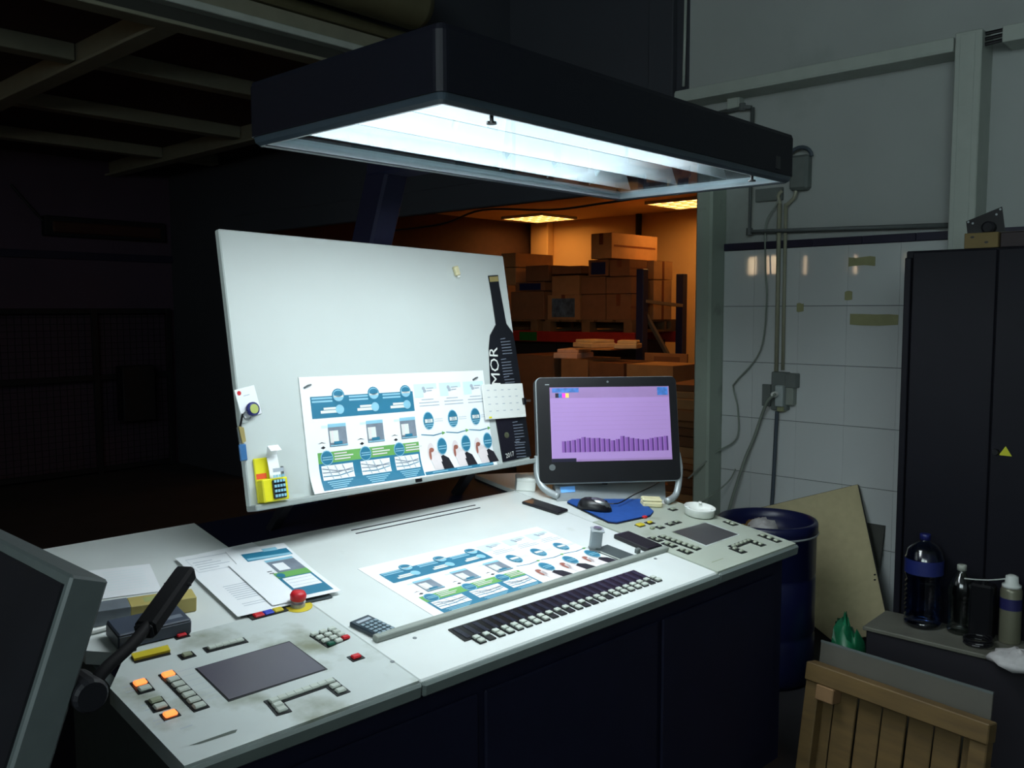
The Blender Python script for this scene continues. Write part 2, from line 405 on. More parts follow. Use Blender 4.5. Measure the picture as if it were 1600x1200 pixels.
# ================================================================== PRESS CONSOLE
con = thing('press_console', 'wide sloping grey white printing press control console with navy base', 'console', MD)
UL, UR, UE, VB = .482, 1.537, 1.977, 1.05
dt = MB().box(UL, UR, 0, .838, -.03, 0, None, .004).build('desk_top', white_top, con)
MB().box(UL+.002, UR-.002, .842, VB+.02, -.045, -.012, None, .003).build('rear_well', navy, con)
wl_ = MB().prism([(0, 0), (UL-.002, 0), (UL-.002, .427), (.06, .427), (.047, .395), (-.012, .30)], -.03, .0015).build('wing_panel', wing_grey, con)
wr_ = MB().prism([(UR+.002, 0), (UE, 0), (UE, .47), (UR+.002, .47)], -.03, .0015).build('wing_panel', wing_beige, con)
MB().prism([(.045, .43), (UL-.002, .43), (UL-.002, VB), (.07, VB), (0, .52), (0, .47)], -.03, -.001).build('side_shelf', white_top, con)
MB().prism([(UR+.002, .473), (UE, .473), (UE, .9), (UR+.002, VB)], -.03, -.001).build('rear_shelf', white_top, con)
g = MB().box(-.002, UL, -.012, 0, -.034, -.001, None, .006); g.build('front_lip', lip_grey, con)
g = MB().box(UL+.001, UR-.001, -.014, 0, -.034, -.001, None, .006); g.build('front_lip', lip_grey, con)
g = MB().box(UR, UE+.002, -.012, 0, -.034, -.001, None, .006); g.build('front_lip', lip_grey, con)
MB().box(.50, 1.545, .176, .194, 0, .014, None, .002).build('paper_ledge', ledge_grey, con)
# vertical base below the sloping top (console yaw only)
XB = MD.inverted() @ frame(Vector((P0.x, P0.y, 0)), DU, DVH, Vector((0, 0, 1)))
def side_poly(m, u0, u1, v0, v1, z0, drop):
    vs = []
    for u in (u0, u1):
        for v, z in ((v0, z0), (v1, z0), (v1, .81+v1*.1347-drop), (v0, .81+v0*.1347-drop)): vs.append((u, v, z))
    return m.add(vs, [(0, 1, 2, 3), (7, 6, 5, 4), (0, 4, 5, 1), (1, 5, 6, 2), (2, 6, 7, 3), (3, 7, 4, 0)], XB)
side_poly(MB(), .03, UE-.02, .035, .98, .10, .032).build('base_cabinet', navy, con)
side_poly(MB(), .012, .03, .10, .60, .10, .034).build('end_panel', machine_g, con)
MB().box(.06, UE-.05, .09, .92, 0, .10, XB).build('plinth', black, con)
for u0, u1 in ((.10, .66), (.68, 1.30), (1.32, 1.90)):
    MB().box(u0, u1, .024, .034, .16, .72, XB, .004).build('front_door', navy, con)

# keys
def keymesh(nm, sx, sy, h, mat): return MB().box(-sx/2, sx/2, -sy/2, sy/2, 0, h, None, min(.0025, h*.4)).mesh(nm, mat)
K = {k: keymesh('key', .024, .0175, .007, m) for k, m in dict(g=key_mat, o=lit, v=key_olive, r=red, n=green_k, b=blue_k, y=yellow_k, d=dark_key, e=M('key_beige', (.60, .63, .56), .5)).items()}
def key(parent, k, u, v, h=.0015, s=1.0): return inst('key', K[k], parent, T(u, v, h) @ Matrix.Diagonal((s, s, 1, 1)))
def keyline(parent, kinds, pa, pb, s=1.0, well=True):
    a, b = D(*pa), D(*pb); n = len(kinds)
    for i, k in enumerate(kinds):
        t = i/(n-1) if n > 1 else 0
        key(parent, k, a[0]+(b[0]-a[0])*t, a[1]+(b[1]-a[1])*t, s=s)
    if well:
        d = Vector((b[0]-a[0], b[1]-a[1])); L = d.length; ang = math.atan2(d.y, d.x) if L > 1e-6 else 0
        hor = abs(math.cos(ang)) > .7
        MB().box(-(.015 if hor else .012), L+(.015 if hor else .012), -(.012 if hor else .015), (.012 if hor else .015), 0, .002, T(a[0], a[1], .001) @ RZ(ang)).build('key_well', dark_key, parent)
def px_quad(parent, nm, pts, h0, h1, mat): return MB().prism([D(*p) for p in pts], h0, h1).build(nm, mat, parent)
# left wing
s_ = px_quad(wl_, 'display', [(307, 1046), (452, 1005), (508, 1047), (358, 1095)], .001, .003, lcd)
px_quad(wl_, 'display_bezel', [(304, 1046), (452, 1003), (512, 1047), (357, 1098)], .001, .0022, dark_key)
keyline(wl_, 'oggggggg'[:7], (263, 1057), (311, 1106), .95)
keyline(wl_, 'og', (219, 1070), (226, 1079), .95)
keyline(wl_, 'vg', (243, 1098), (250, 1107), .95)
keyline(wl_, 'o', (266, 1119), (266, 1119), .95)
keyline(wl_, 'gggggggg', (428, 1098), (515, 1068), .82)
keyline(wl_, 'gg', (434, 1105), (440, 1112), .85); keyline(wl_, 'gg', (523, 1075), (532, 1082), .85)
keyline(wl_, 'ggggg', (331, 1015), (374, 1004), .72)
keyline(wl_, 'v', (292, 1026), (292, 1026), .8)
keyline(wl_, 'r', (283, 995), (283, 995), .85); keyline(wl_, 'r', (556, 1029), (556, 1029), .85)
for r_, ks in enumerate(('ggg', 'ggg', 'ggg', 'ngr')):
    o_ = r_/3; keyline(wl_, ks, (491+o_*26, 994+o_*15), (518+o_*22, 986+o_*13), .72, False)
px_quad(wl_, 'keypad_well', [(483, 995), (524, 982), (545, 1000), (512, 1014)], .001, .0025, dark_key)
px_quad(wl_, 'label_strip', [(205, 1027), (262, 1013), (266, 1021), (210, 1035)], .001, .008, yellow_k)
px_quad(wl_, 'label_strip', [(205, 1028), (262, 1014), (267, 1024), (211, 1038)], .001, .003, dark_key)
# printed captions beside the keys and scratches of the wing
g = MB()
for i in range(7):
    a = (276+i*7.6, 1052+i*7.3); b = (a[0]+34-i*.5, a[1]-7.5); p, q = D(*a), D(*b); g.rect(p[0], q[0], p[1], p[1]+.0012, .0017)
for i, (x, y) in enumerate([(190, 1077), (197, 1084), (220, 1105), (227, 1112), (240, 1129), (244, 1134), (282, 1141)]):
    p, q = D(x, y), D(x+20, y-5); g.rect(p[0], q[0], p[1], p[1]+.0025, .0017)
tag(g.build('caption', textg, wl_), None, None, None, 'stuff')
p = [D(*q) for q in ((294, 1167), (305, 1163), (362, 1143), (371, 1141), (368, 1146), (312, 1164))]
MB().poly(p, .0018).build('scuff_mark', M('scuff', (.30, .34, .31), .6), wl_)
# emergency stop with yellow ring label, colour keys
u, v = D(465, 948)
es = MB().lathe([(.034, 0), (.034, .001)], 24).build('ring_label', yellow_k, wl_, T(u, v, .0016))
MB().lathe([(.017, 0), (.017, .009), (.011, .010), (.011, .016)], 20).build('stop_base', silver, wl_, T(u, v, .002))
MB().lathe([(.011, .014), (.018, .017), (.019, .028), (.015, .035), (.005, .037)], 20).build('stop_button', red, wl_, T(u, v, .002), True)
a, b = D(404, 964), D(434, 956)
for i, k in enumerate('rby'): key(wl_, k, a[0]+(b[0]-a[0])*i/2, a[1]+(b[1]-a[1])*i/2)
u, v = (a[0]+b[0])/2, (a[1]+b[1])/2
MB().box(-.045, .045, -.012, .012, 0, .003, T(u, v, .001)).build('key_well', dark_key, wl_)
# centre: display strip and the row of ink keys
a, b, c_, d_ = D(700, 985), D(990, 892), D(1018, 905), D(726, 1003)
ds = MB().prism([a, b, c_, d_], -.002, .003).build('ink_display_strip', blackg, dt)
bars = MB()
nk = 23
for i in range(nk):
    t = (i+.5)/nk; u = a[0]+(b[0]-a[0])*t; bars.box(u-.0065, u+.0065, d_[1]+.006, a[1]-.006, .003, .0038)
bars.build('indicator_bars', M('indicator', (.13, .14, .19), .25), ds)
a, b = D(748, 1001), D(1024, 906)
kw = MB().box(-.0105, .0105, -.0165, .0165, 0, .0035, None, .001).mesh('key_well', dark_key)
kt = MB().box(-.0078, .0078, -.0066, .0066, .003, .008, None, .001)
k_ok = kt.mesh('ink_key', key_mat)
for i in range(nk):
    t = i/(nk-1); u, v = a[0]+(b[0]-a[0])*t, a[1]+(b[1]-a[1])*t
    inst('key_well', kw, dt, T(u, v, 0)); inst('ink_key', k_ok, dt, T(u, v+.0085, .0))
    if i not in (1, 8, 9, 10, 12, 13, 15, 21): inst('ink_key', k_ok, dt, T(u, v-.0085, .0))
for p in ((648, 997), (613, 1035), (1024, 873)):
    u, v = D(*p); MB().lathe([(.005, 0), (.0045, .0012)], 12).build('screw', steel, dt if p[0] > 620 else wl_, T(u, v, .0015 if p[0] < 620 else 0))
# long slot near the back of the desk
for (p, q) in (((549, 829), (737, 787)), ((556, 834), (744, 791))):
    a, b = D(*p), D(*q); MB().box(a[0], b[0], a[1]-.002, a[1]+.002, 0, .0015).build('slot_edge', machine_d, dt)
# right wing
px_quad(wr_, 'display', [(1051, 832), (1102, 818), (1153, 836), (1103, 853)], .001, .003, lcd2)
px_quad(wr_, 'display_bezel', [(1049, 832), (1102, 816), (1156, 836), (1103, 855)], .001, .0022, wing_grey)
def mini(kinds, pa, pb, s=.62): keyline(wr_, kinds.replace('g', 'e'), pa, pb, s)
mini('ggggggg', (1036, 840), (1087, 858), .75)
mini('gg', (1020, 842), (1028, 845)); mini('gg', (1042, 851), (1050, 854)); mini('gg', (1066, 861), (1074, 864))
mini('ggggg', (1146, 855), (1170, 846), .6); mini('gg', (1148, 859), (1158, 863), .6); mini('gg', (1180, 849), (1188, 852), .6)
mini('gg', (1138, 817), (1145, 820), .8); mini('ggg', (1192, 838), (1213, 846), .8)
mini('g', (1031, 825), (1031, 825)); mini('g', (1047, 820), (1047, 820)); mini('g', (1057, 817), (1057, 817)); mini('g', (1051, 797), (1051, 797), .7)
keyline(wr_, 'y', (1000, 822), (1000, 822), 1.2); keyline(wr_, 'y', (1015, 818), (1015, 818), .7); keyline(wr_, 'v', (1019, 827), (1019, 827), .7, False)
keyline(wr_, 'r', (1007, 810), (1007, 810), .7, False)
p, q = D(1113, 880), D(1131, 874); MB().rect(p[0], q[0], p[1], p[1]+.004, .0019).build('caption', key_olive, wr_)
# black soft pads lying in the ledge at its right end are loose things (below)

# ================================================================== BOARD
def rframe(o, yaw, lean, roll):
    a = Vector((math.cos(yaw), math.sin(yaw), 0)); nh = Vector((math.sin(yaw), -math.cos(yaw), 0))
    b = Vector((0, 0, 1))*math.cos(lean)-nh*math.sin(lean); n = a.cross(b)
    a2 = a*math.cos(roll)+b*math.sin(roll); b2 = b*math.cos(roll)-a*math.sin(roll)
    return frame(o, a2, b2, n)
BS = 1.055
BO = EYE+(Vector((1.1216, 1.8887, 1.0763))-EYE)*BS
MBD = rframe(BO, .0238, .189, -.0206); BW, BH = 1.05*BS, .6884*BS
BI = MBD.inverted(); BNV = MBD.to_3x3() @ Vector((0, 0, 1))
def Bd(px, py, h=0):
    p = BI @ on(px, py, BO+BNV*h, BNV); return p.x, p.y
bd = thing('sample_board', 'large pale grey leaning viewing board behind the console desk', 'board', MBD)
MB().box(0, BW, 0, BH, -.022, 0, None, .003).build('board_panel', board_m, bd)
MB().box(0, BW, -.012, .004, -.022, .026, None, .003).build('bottom_ledge', board_edge, bd)
for x in (.18, BW-.2):
    MB().bar((x, .05, -.03), MBD.inverted() @ (MD @ Vector((.66 if x < .5 else 1.35, .93, -.012))), .035, .02).build('rear_strut', machine_d, bd)
MB().box(-.012, .012, 0, .01, .026, .030, T(Bd(644, 745)[0], -.008)).build('ledge_clip', black, bd)

# printed sheet design shared by the hanging proof and the proof on the desk
PM = [paper, teal, teal_l, teal_p, greenp, greyp, textg, blackp, skinp, palep, white_c]
def print_sheet(W, H, curl=False, words=False):
    g = MB(); e = .0007
    X = lambda f: f*W
    Y = lambda f: (1-f)*H
    for j in range(10 if curl else 1):
        n_ = 10 if curl else 1
        g.mat(0).box(0, W, H*(.03*j if curl else 0), H*(.03*(j+1) if curl and j < 9 else 1), -.0012, 0)
    def rc(k, x0, x1, y0, y1, l=1):
        n_ = max(1, int((y1-y0)/.03+.5)) if (curl and y1 > .76) else 1
        for j in range(n_):
            ya, yb = y0+(y1-y0)*j/n_, y0+(y1-y0)*(j+1)/n_; g.mat(k).rect(X(x0), X(x1), Y(yb), Y(ya), e*l)
    def el(k, x, y, r, ry=None, l=2): g.mat(k).ell(X(x), Y(y), X(r), H*(ry or r*W/H), e*l)
    rc(1, .04, .555, .175, .365)
    for i, x in enumerate((.17, .345, .515)):
        rc(2, x-.125, x-.03, .185, .20, 2); rc(2, x-.125, x-.03, .212, .228, 2)
        el(1, x, .175, .030, .062, 2); el(2, x, .175, .026, .052, 3); el(1, x, .16, .022, .028, 4); rc(10, x-.022, x+.022, .175, .19, 4)
        rc(10, x-.075, x-.01, .275, .295, 2); rc(10, x-.09, x-.01, .30, .325, 2); el(2, x, .298, .02, .042, 3)
    for i, x in enumerate((.105, .29, .465)):
        rc(5, x, x+.085, .43, .62); rc(2, x, x+.085, .42, .45, 2); rc(10, x+.005, x+.045, .48, .585, 2); rc(9, x+.012, x+.02, .48, .58, 3)
        rc(1, x+.02, x+.06, .575, .60, 3); rc(2, x+.003, x+.085, .605, .615, 3); rc(3, x-.03, x, .43, .45, 1)
        g.mat(7).poly([(X(x-.055), Y(.585)), (X(x-.035), Y(.57)), (X(x-.015), Y(.585)), (X(x-.035), Y(.578))], e)
        g.mat(7).poly([(X(x-.043), Y(.62)), (X(x-.03), Y(.605)), (X(x-.02), Y(.62)), (X(x-.031), Y(.632))], e)
    rc(4, .045, .555, .66, .755); rc(1, .045, .555, .755, .985)
    for x in (.085, .27, .445):
        for j in range(3): rc(10 if j % 2 else 9, x+.035, x+.095+.015*((j*2) % 3), .675+j*.024, .686+j*.024, 2)
        el(2, x, .71, .029, .066, 2); el(1, x, .71, .026, .058, 3); rc(2, x-.022, x+.022, .70, .708, 4); rc(2, x-.022, x+.022, .72, .728, 4)
        rc(0, x-.03, x+.118 if x < .4 else .545, .775, .90, 2)
        x0, x1 = x-.028, (x+.115 if x < .4 else .542)
        for (ya, yb, k) in ((.795, .83, 5), (.83, .815, 5), (.862, .845, 1)):
            g.mat(k).poly([(X(x0), Y(ya)), (X((x0+x1)/2), Y((ya+yb)/2+.014)), (X(x1), Y(yb)), (X(x1), Y(yb+.007)), (X((x0+x1)/2), Y((ya+yb)/2+.022)), (X(x0), Y(ya+.007))][::-1], e*3)
        for fx in (.3, .55, .8): g.mat(6).poly([(X(x0+(x1-x0)*fx), Y(.895)), (X(x0+(x1-x0)*fx+.004), Y(.895)), (X(x0+(x1-x0)*(fx-.12)), Y(.78)), (X(x0+(x1-x0)*(fx-.12)-.004), Y(.78))], e*3)
        for j in range(4): rc(2, x-.015+.006*j, x+.105-.012*j if x < .4 else .54-.01*j, .915+j*.017, .923+j*.017, 2)
    for x in (.565, .712, .858):
        rc(3, x, x+.05, .11, .24); rc(3, x+.05, x+.13, .11, .16)
        el(6, x+.052, .155, .009, .018, 2); el(6, x+.058, .18, .009, .016, 2); rc(6, x+.07, x+.11, .15, .158, 2); rc(6, x+.07, x+.10, .175, .183, 2)
        rc(6, x+.035, x+.105, .26, .268); rc(6, x+.02, x+.135, .29, .298); rc(6, x+.02, x+.135, .32, .328)
    for x in (.625, .77, .912):
        el(2, x, .47, .031, .088, 2); el(1, x, .47, .028, .08, 3)
        rc(10, x-.022, x+.022, .455, .49, 4)
        if words: g.mat(1).text('25%', X(x), Y(.4725), .027*H*1.5, e*5, 0, .75)
        rc(2, x-.024, x+.024, .505, .513, 4); rc(2, x-.018, x+.018, .525, .533, 4)
        rc(6, x+.035, x+.085, .46, .464); rc(6, x+.035, x+.085, .48, .484)
        g.mat(1).poly([(X(x-.05), Y(.602)), (X(x+.02), Y(.622)), (X(x+.075), Y(.606)), (X(x+.075), Y(.598)), (X(x+.02), Y(.612)), (X(x-.05), Y(.594))], e)
        g.mat(4).poly([(X(x+.07), Y(.62)), (X(x+.07), Y(.585)), (X(x+.09), Y(.602))], e*2)
    for x in (.60, .745, .885):
        el(9, x+.02, .775, .022, .09, 1); el(8, x+.022, .755, .014, .022, 2); el(8, x+.012, .80, .007, .05, 2); g.mat(9).poly([(X(x+.02), Y(.95)), (X(x+.012), Y(.82)), (X(x+.045), Y(.76)), (X(x+.07), Y(.80)), (X(x+.075), Y(.95))][::-1], e)
        g.mat(7).poly([(X(x+.072), Y(.955)), (X(x+.062), Y(.835)), (X(x+.085), Y(.815)), (X(x+.115), Y(.85)), (X(x+.132), Y(.955))][::-1], e*2)
        el(2, x+.085, .73, .029, .084, 3); el(1, x+.085, .73, .026, .075, 4); rc(2, x+.063, x+.107, .725, .735, 5); rc(2, x+.063, x+.107, .75, .76, 5)
    rc(1, .56, .975, .955, .985, 2)
    for x in (.60, .745, .885): rc(2, x, x+.09, .965, .973, 3)
    if curl:
        nv = []
        for (x, y, z) in g.v:
            d = max(0, .22-y/H)/.22; nv.append((x, y, z+.014*d*d))
        g.v = nv
    return g
def rect_fit(pts, conv):
    a = [Vector(conv(*p)) for p in pts]   # TL TR BR BL
    xa = ((a[1]-a[0])+(a[2]-a[3]))/2; ya = ((a[0]-a[3])+(a[1]-a[2]))/2
    c = (a[0]+a[1]+a[2]+a[3])/4; W, H = xa.length, ya.length; ang = math.atan2(xa.y, xa.x)
    o = c-Vector((math.cos(ang), math.sin(ang)))*W/2-Vector((-math.sin(ang), math.cos(ang)))*H/2
    return o.x, o.y, W, H, ang
x, y, W, H, an = rect_fit([(463, 597), (750, 583), (777, 733), (490, 777)], Bd)
ps = print_sheet(W, H, True, True)
ps.build('printed_sheet', PM, None, MBD @ T(x, max(y, .006), .003) @ RZ(an))
hs = bpy.data.objects['printed_sheet']; tag(hs, 'large teal and green printed proof sheet fixed to the lower part of the board', 'printed sheet')
for q in ((479, 604), (741, 592)):
    u, v = Bd(*q); g = MB().tube([(u-.012, v-.004, .004), (u, v+.002, .008), (u+.012, v+.004, .004)], .0028, 6)
    tag(g.build('wire_hook', steel, None, MBD), 'small metal hook at the top %s corner of the hanging proof' % ('left' if q[0] < 600 else 'right'), 'hook')
# bottle shaped calendar
cal = thing('bottle_calendar', 'black bottle shaped cardboard calendar with white lettering on the right of the board', 'calendar', MBD)
bo = [Bd(*q) for q in [(762, 431), (777, 430), (779, 447), (790, 506), (800, 520), (804, 540), (829, 713), (785, 722), (766, 610), (763, 545), (765, 524), (774, 507), (767, 460)]]
MB().prism(bo, .001, .004).build('card', ink, cal)
fo = [Bd(*q) for q in [(763, 433), (776.5, 432), (777.5, 440), (764, 441)]]
MB().poly(fo[::-1], .0048).build('foil_neck', brass, cal)
u, v = Bd(772, 573); ta = math.atan2(Bd(770, 545)[1]-Bd(775, 600)[1], Bd(770, 545)[0]-Bd(775, 600)[0])
MB().text('MOR', u, v, .062, .0052, ta, .98).build('lettering', white_c, cal)
u, v = Bd(795, 711); MB().text('2017', u, v, .022, .0052, .12).build('lettering', white_c, cal)
g = MB()
for (x0, y0, n) in ((780, 531, 6), (781, 563, 7), (786, 590, 5), (799, 661, 8), (802, 692, 6)):
    for j in range(n):
        p = Bd(x0+j*.75, y0+j*4.6); q = Bd(x0+j*.75+(15 if j % 6 else 8), y0+j*4.6-1.5)
        g.add([(p[0], p[1], .0052), (q[0], q[1], .0052), (q[0], q[1]+.003, .0052), (p[0], p[1]+.003, .0052)], [(0, 1, 2, 3)])
g.build('date_lines', M('print_dim', (.42, .45, .50), .5), cal)
u, v = Bd(790, 680); MB().ell(u, v, .012, .01, .0052).build('seal', M('seal', (.30, .32, .24), .5), cal)
# small white desk calendar card with a binder clip
x, y, W, H, an = rect_fit([(752, 601), (816, 599), (822, 651), (759, 656)], lambda a, b: Bd(a, b, .012))
cc = thing('calendar_card', 'white month card clipped over the black bottle calendar', 'card', MBD @ T(x, y, .010) @ RZ(an))
MB().box(0, W, 0, H, 0, .003, None, .0008).build('card', paper2, cc)
g = MB()
for j in range(4):
    for i in range(5): g.rect(W*(.1+.17*i), W*(.16+.17*i), H*(.82-.2*j), H*(.84-.2*j), .0037)
g.build('date_marks', textg, cc)
MB().rect(W*.08, W*.15, H*.03, H*.08, .0037).build('logo_mark', yellow, cc)
g = MB().box(W-.012, W+.004, H*.36, H*.56, -.004, .009, None, .002); cl = g.build('binder_clip', black, cc)
MB().tube([(W+.004, H*.46, .002), (W+.03, H*.45, .004), (W+.032, H*.49, .004), (W+.004, H*.49, .002)], .0012, 6).build('clip_arm', steel, cl)
# magnets and badge
x, y = Bd(711, 424)
mg = thing('magnet', 'small cream magnet near the top of the board', 'magnet', MBD @ T(x, y, 0) @ RZ(.25))
MB().box(-.010, .010, -.016, .016, 0, .014, None, .003).build('magnet_body', cream, mg)
MB().box(-.002, .010, -.024, -.016, 0, .010, None, .002).build('magnet_tab', paper2, mg)
x, y, W, H, an = rect_fit([(364, 610), (395, 602), (409, 646), (378, 655)], Bd)
bdg = thing('badge_card', 'white plastic badge card with a tiny red logo at the board edge', 'badge', MBD @ T(x, y, .002) @ RZ(an))
MB().box(0, W, 0, H, 0, .002, None, .0006).build('card', paper, bdg)
MB().ell(W*.18, H*.86, .006, .006, .0026, 10).build('logo_mark', red, bdg)
MB().rect(W*.35, W*.65, H*.72, H*.74, .0026).build('text_line', textg, bdg)
x, y = Bd(391, 640)
rl = thing('key_reel', 'blue retractable key reel with lime centre over the badge card', 'key reel', MBD @ T(x, y, .006))
MB().lathe([(.017, 0), (.0185, .004), (.0185, .009), (.016, .013)], 20).build('reel_body', M('reel_blue', (.12, .14, .42), .35), rl, None, True)
MB().lathe([(.0125, .013), (.0125, .0138)], 18).build('reel_face', M('reel_lime', (.68, .72, .40), .4), rl)
MB().tube([(-.018+.011*math.cos(t*.6), -.016+.011*math.sin(t*.6), .006) for t in range(11)], .002, 6).build('ring', steel, rl)
x, y = Bd(373, 675)
ky = thing('key_bunch', 'bunch of keys with a blue fob hanging off the left board edge', 'keys', MBD @ T(x, y, .004))
MB().tube([(.012, .045, .004), (.006, .025, .003), (0, .01, .003)], .003, 6).build('strap', black, ky)
MB().prism([(-.008, .012), (.006, .012), (.005, -.03), (-.006, -.03)], 0, .003).build('key_blade', steel, ky)
MB().prism([(-.004, .014), (.010, .010), (.012, -.026), (.002, -.03)], .003, .006).build('key_blade', brass, ky)
MB().box(-.009, .011, -.075, -.032, 0, .007, None, .002).build('fob', M('fob_blue', (.22, .42, .62), .4), ky)
# yellow box holding a small calculator and a paper roll
x, y = Bd(420, 786); x0, _ = Bd(402, 790); x1, _ = Bd(441, 780); y0 = .006; _, y1 = Bd(420, 748); yt = Bd(405, 716)[1]
yb = thing('yellow_pouch', 'bright yellow pouch with pocket calculator and paper strip at the lower left board corner', 'pouch', MBD @ T(x0, y0, 0))
W = x1-x0
MB().box(0, W*.75, 0, yt-y0, .001, .008, None, .002).build('back_card', yellow, yb)
MB().box(0, W, 0, y1-y0, .008, .036, None, .003).build('pocket', yellow, yb)
MB().rect(W*.02, W*.42, y1-y0+.002, y1-y0+.016, .0085).build('logo_mark', orange_r, yb)
cq = MB().box(W*.35, W*.86, .006, (y1-y0)*.92, .036, .042, None, .002).build('calculator', black, yb)
g = MB()
for j in range(5):
    for i in range(4): g.box(W*(.39+.115*i), W*(.47+.115*i), .010+.0125*j, .017+.0125*j, .042, .044)
g.build('calculator_keys', teal_l, cq); MB().rect(W*.4, W*.82, .074, .084, .0425).build('calculator_display', textg, cq)
g = MB(); pts = [(0, -.01, .022), (0, .03, .020), (.002, .06, .016), (.006, .085, .026), (.004, .07, .040)]
for i in range(4):
    (a0, b0, c0), (a1, b1, c1) = pts[i], pts[i+1]
    g.add([(W*.44, y1-y0+b0, c0), (W*.86, y1-y0+b0, c0), (W*.86, y1-y0+b1, c1), (W*.44, y1-y0+b1, c1)], [(0, 1, 2, 3)])
    g.add([(W*.44, y1-y0+b0, c0-.0012), (W*.86, y1-y0+b0, c0-.0012), (W*.86, y1-y0+b1, c1-.0012), (W*.44, y1-y0+b1, c1-.0012)], [(3, 2, 1, 0)])
g.build('paper_strip', paper, yb)
MB().tube([(W*.93, y1-y0-.01, .022), (W*.95, y1-y0+.028, .022)], .004, 8).build('pen', steel, yb)

# ================================================================== VIEWING HOOD
HX0, HX1, HY0, HY1, HB, HT = 1.050, 2.412, 1.124, 1.735, 1.905, 2.041
hd = thing('viewing_hood', 'charcoal box shaped fluorescent viewing hood hung above the console', 'lamp hood')
def rr(x0, x1, y0, y1, r, n=5):
    p = []
    for cx_, cy_, a0 in ((x1-r, y1-r, 0), (x0+r, y1-r, 90), (x0+r, y0+r, 180), (x1-r, y0+r, 270)):
        for k in range(n+1): a_ = R(a0+90*k/n); p.append((cx_+r*math.cos(a_), cy_+r*math.sin(a_)))
    return p
def loops(g, L, closed=False):     # skin a list of (loop, z) rings
    n = len(L[0][0]); vs = [(p[0], p[1], z) for lp, z in L for p in lp]; fs = []
    m = len(L)
    for j in range(m if closed else m-1):
        k = (j+1) % m
        for i in range(n): i2 = (i+1) % n; fs.append((j*n+i, j*n+i2, k*n+i2, k*n+i))
    return g.add(vs, fs)
o1 = lambda d, r: rr(HX0+d, HX1-d, HY0+d, HY1-d, r)
g = loops(MB(), [(o1(.03, .004), HT-.03), (o1(.03, .004), HB+.018), (o1(.0, .02), HB+.018), (o1(0, .02), HT-.014), (o1(.004, .016), HT-.004), (o1(.014, .008), HT)])
g.add([(p[0], p[1], HT) for p in o1(.014, .008)], [tuple(range(24))]); g.add([(p[0], p[1], HT-.03) for p in o1(.03, .004)], [tuple(range(23, -1, -1))])
hz = g.build('housing', hood_mat, hd)
g = loops(MB(), [(o1(.024, .003), HB+.02), (o1(.024, .003), HB+.002), (o1(.015, .010), HB), (o1(.007, .014), HB+.006), (o1(.004, .016), HB+.018)])
g.build('bottom_rim', rim_mat, hd)
g = MB(); i0, i1 = .024, .033
g.box(HX0+i0, HX1-i0, HY0+i0, HY0+i1, HB+.004, HB+.026); g.box(HX0+i0, HX1-i0, HY1-i1, HY1-i0, HB+.004, HB+.026)
g.box(HX0+i0, HX0+i1, HY0+i1, HY1-i1, HB+.004, HB+.026); g.box(HX1-i1, HX1-i0, HY0+i1, HY1-i1, HB+.004, HB+.026)
g.build('inner_frame', frame_w, hd)
box(HX0+i1, HX1-i1, HY0+i1, HY1-i1, HB+.012, HB+.015).build('glass_pane', pane_m, hd)
box(HX0+.03, HX1-.03, HY0+.03, HY1-.03, HT-.036, HT-.031).build('inner_ceiling', frame_w, hd)
# three troughs: slanted mirror blades with one tube in front of each
TX1 = HX0+.06+(HX1-HX0)*.80
span = (HY1-HY0-.10)/3
for k in range(3):
    ya = HY0+.05+span*k; yb_ = ya+span
    yf = yb_-.035; zt = HB+.088
    MB().add([(HX0+.05, yf, HB+.026), (HX1-.05, yf, HB+.026), (HX1-.05, yf+.022, zt), (HX0+.05, yf+.022, zt),
              (HX0+.05, yf+.006, HB+.026), (HX1-.05, yf+.006, HB+.026), (HX1-.05, yf+.026, zt), (HX0+.05, yf+.026, zt)],
             [(0, 1, 2, 3), (7, 6, 5, 4), (0, 4, 5, 1), (3, 2, 6, 7)]).build('reflector_blade', mirror, hd)
    MB().tube([(HX0+.06, ya+span*.30, HT-.060), (TX1, ya+span*.30, HT-.060)], .013, 14).build('fluorescent_tube', tube_m, hd)
for k, x in enumerate((HX0+.60, HX1-.62, HX1-.42, HX1-.22)):
    if k == 0: continue
    MB().prism([(HY1-.05, HB+.028), (HY1-.05, HB+.085), (HY1-.11, HB+.085)], x-.003, x+.003, Matrix(((0, 0, 1, 0), (1, 0, 0, 0), (0, 1, 0, 0), (0, 0, 0, 1)))).build('end_fin', fin_m, hd)
al = bpy.data.lights.new('hood_light', 'AREA'); al.shape = 'RECTANGLE'; al.size = HX1-HX0-.14; al.size_y = HY1-HY0-.14; al.energy = HOOD_W; al.color = (.90, .972, 1.0); al.spread = R(175)
ao = bpy.data.objects.new('hood_light', al); COL.objects.link(ao); ao.parent = hd; ao.location = ((HX0+HX1)/2, (HY0+HY1)/2, HB+.010)
for q in ((768, 184), (1175, 280)):
    p = onY(q[0], q[1], HY0+.03)
    MB().lathe([(.010, -.016), (.010, -.012), (.004, -.011), (.004, .004)], 14, T(p.x, p.y, HB+.004)).build('thumb_screw', black, hd)
p = onY(1215, 255, HY0); MB().box(p.x-.012, p.x+.012, HY0-.004, HY0+.004, p.z-.018, p.z+.018, None, .002).build('switch', black, hd)
p = onY(985, 118, HY0+.25); MB().box(p.x-.06, p.x+.06, HY0+.2, HY0+.3, HT, HT+.05, None, .004).build('ballast_box', machine_g, hd)
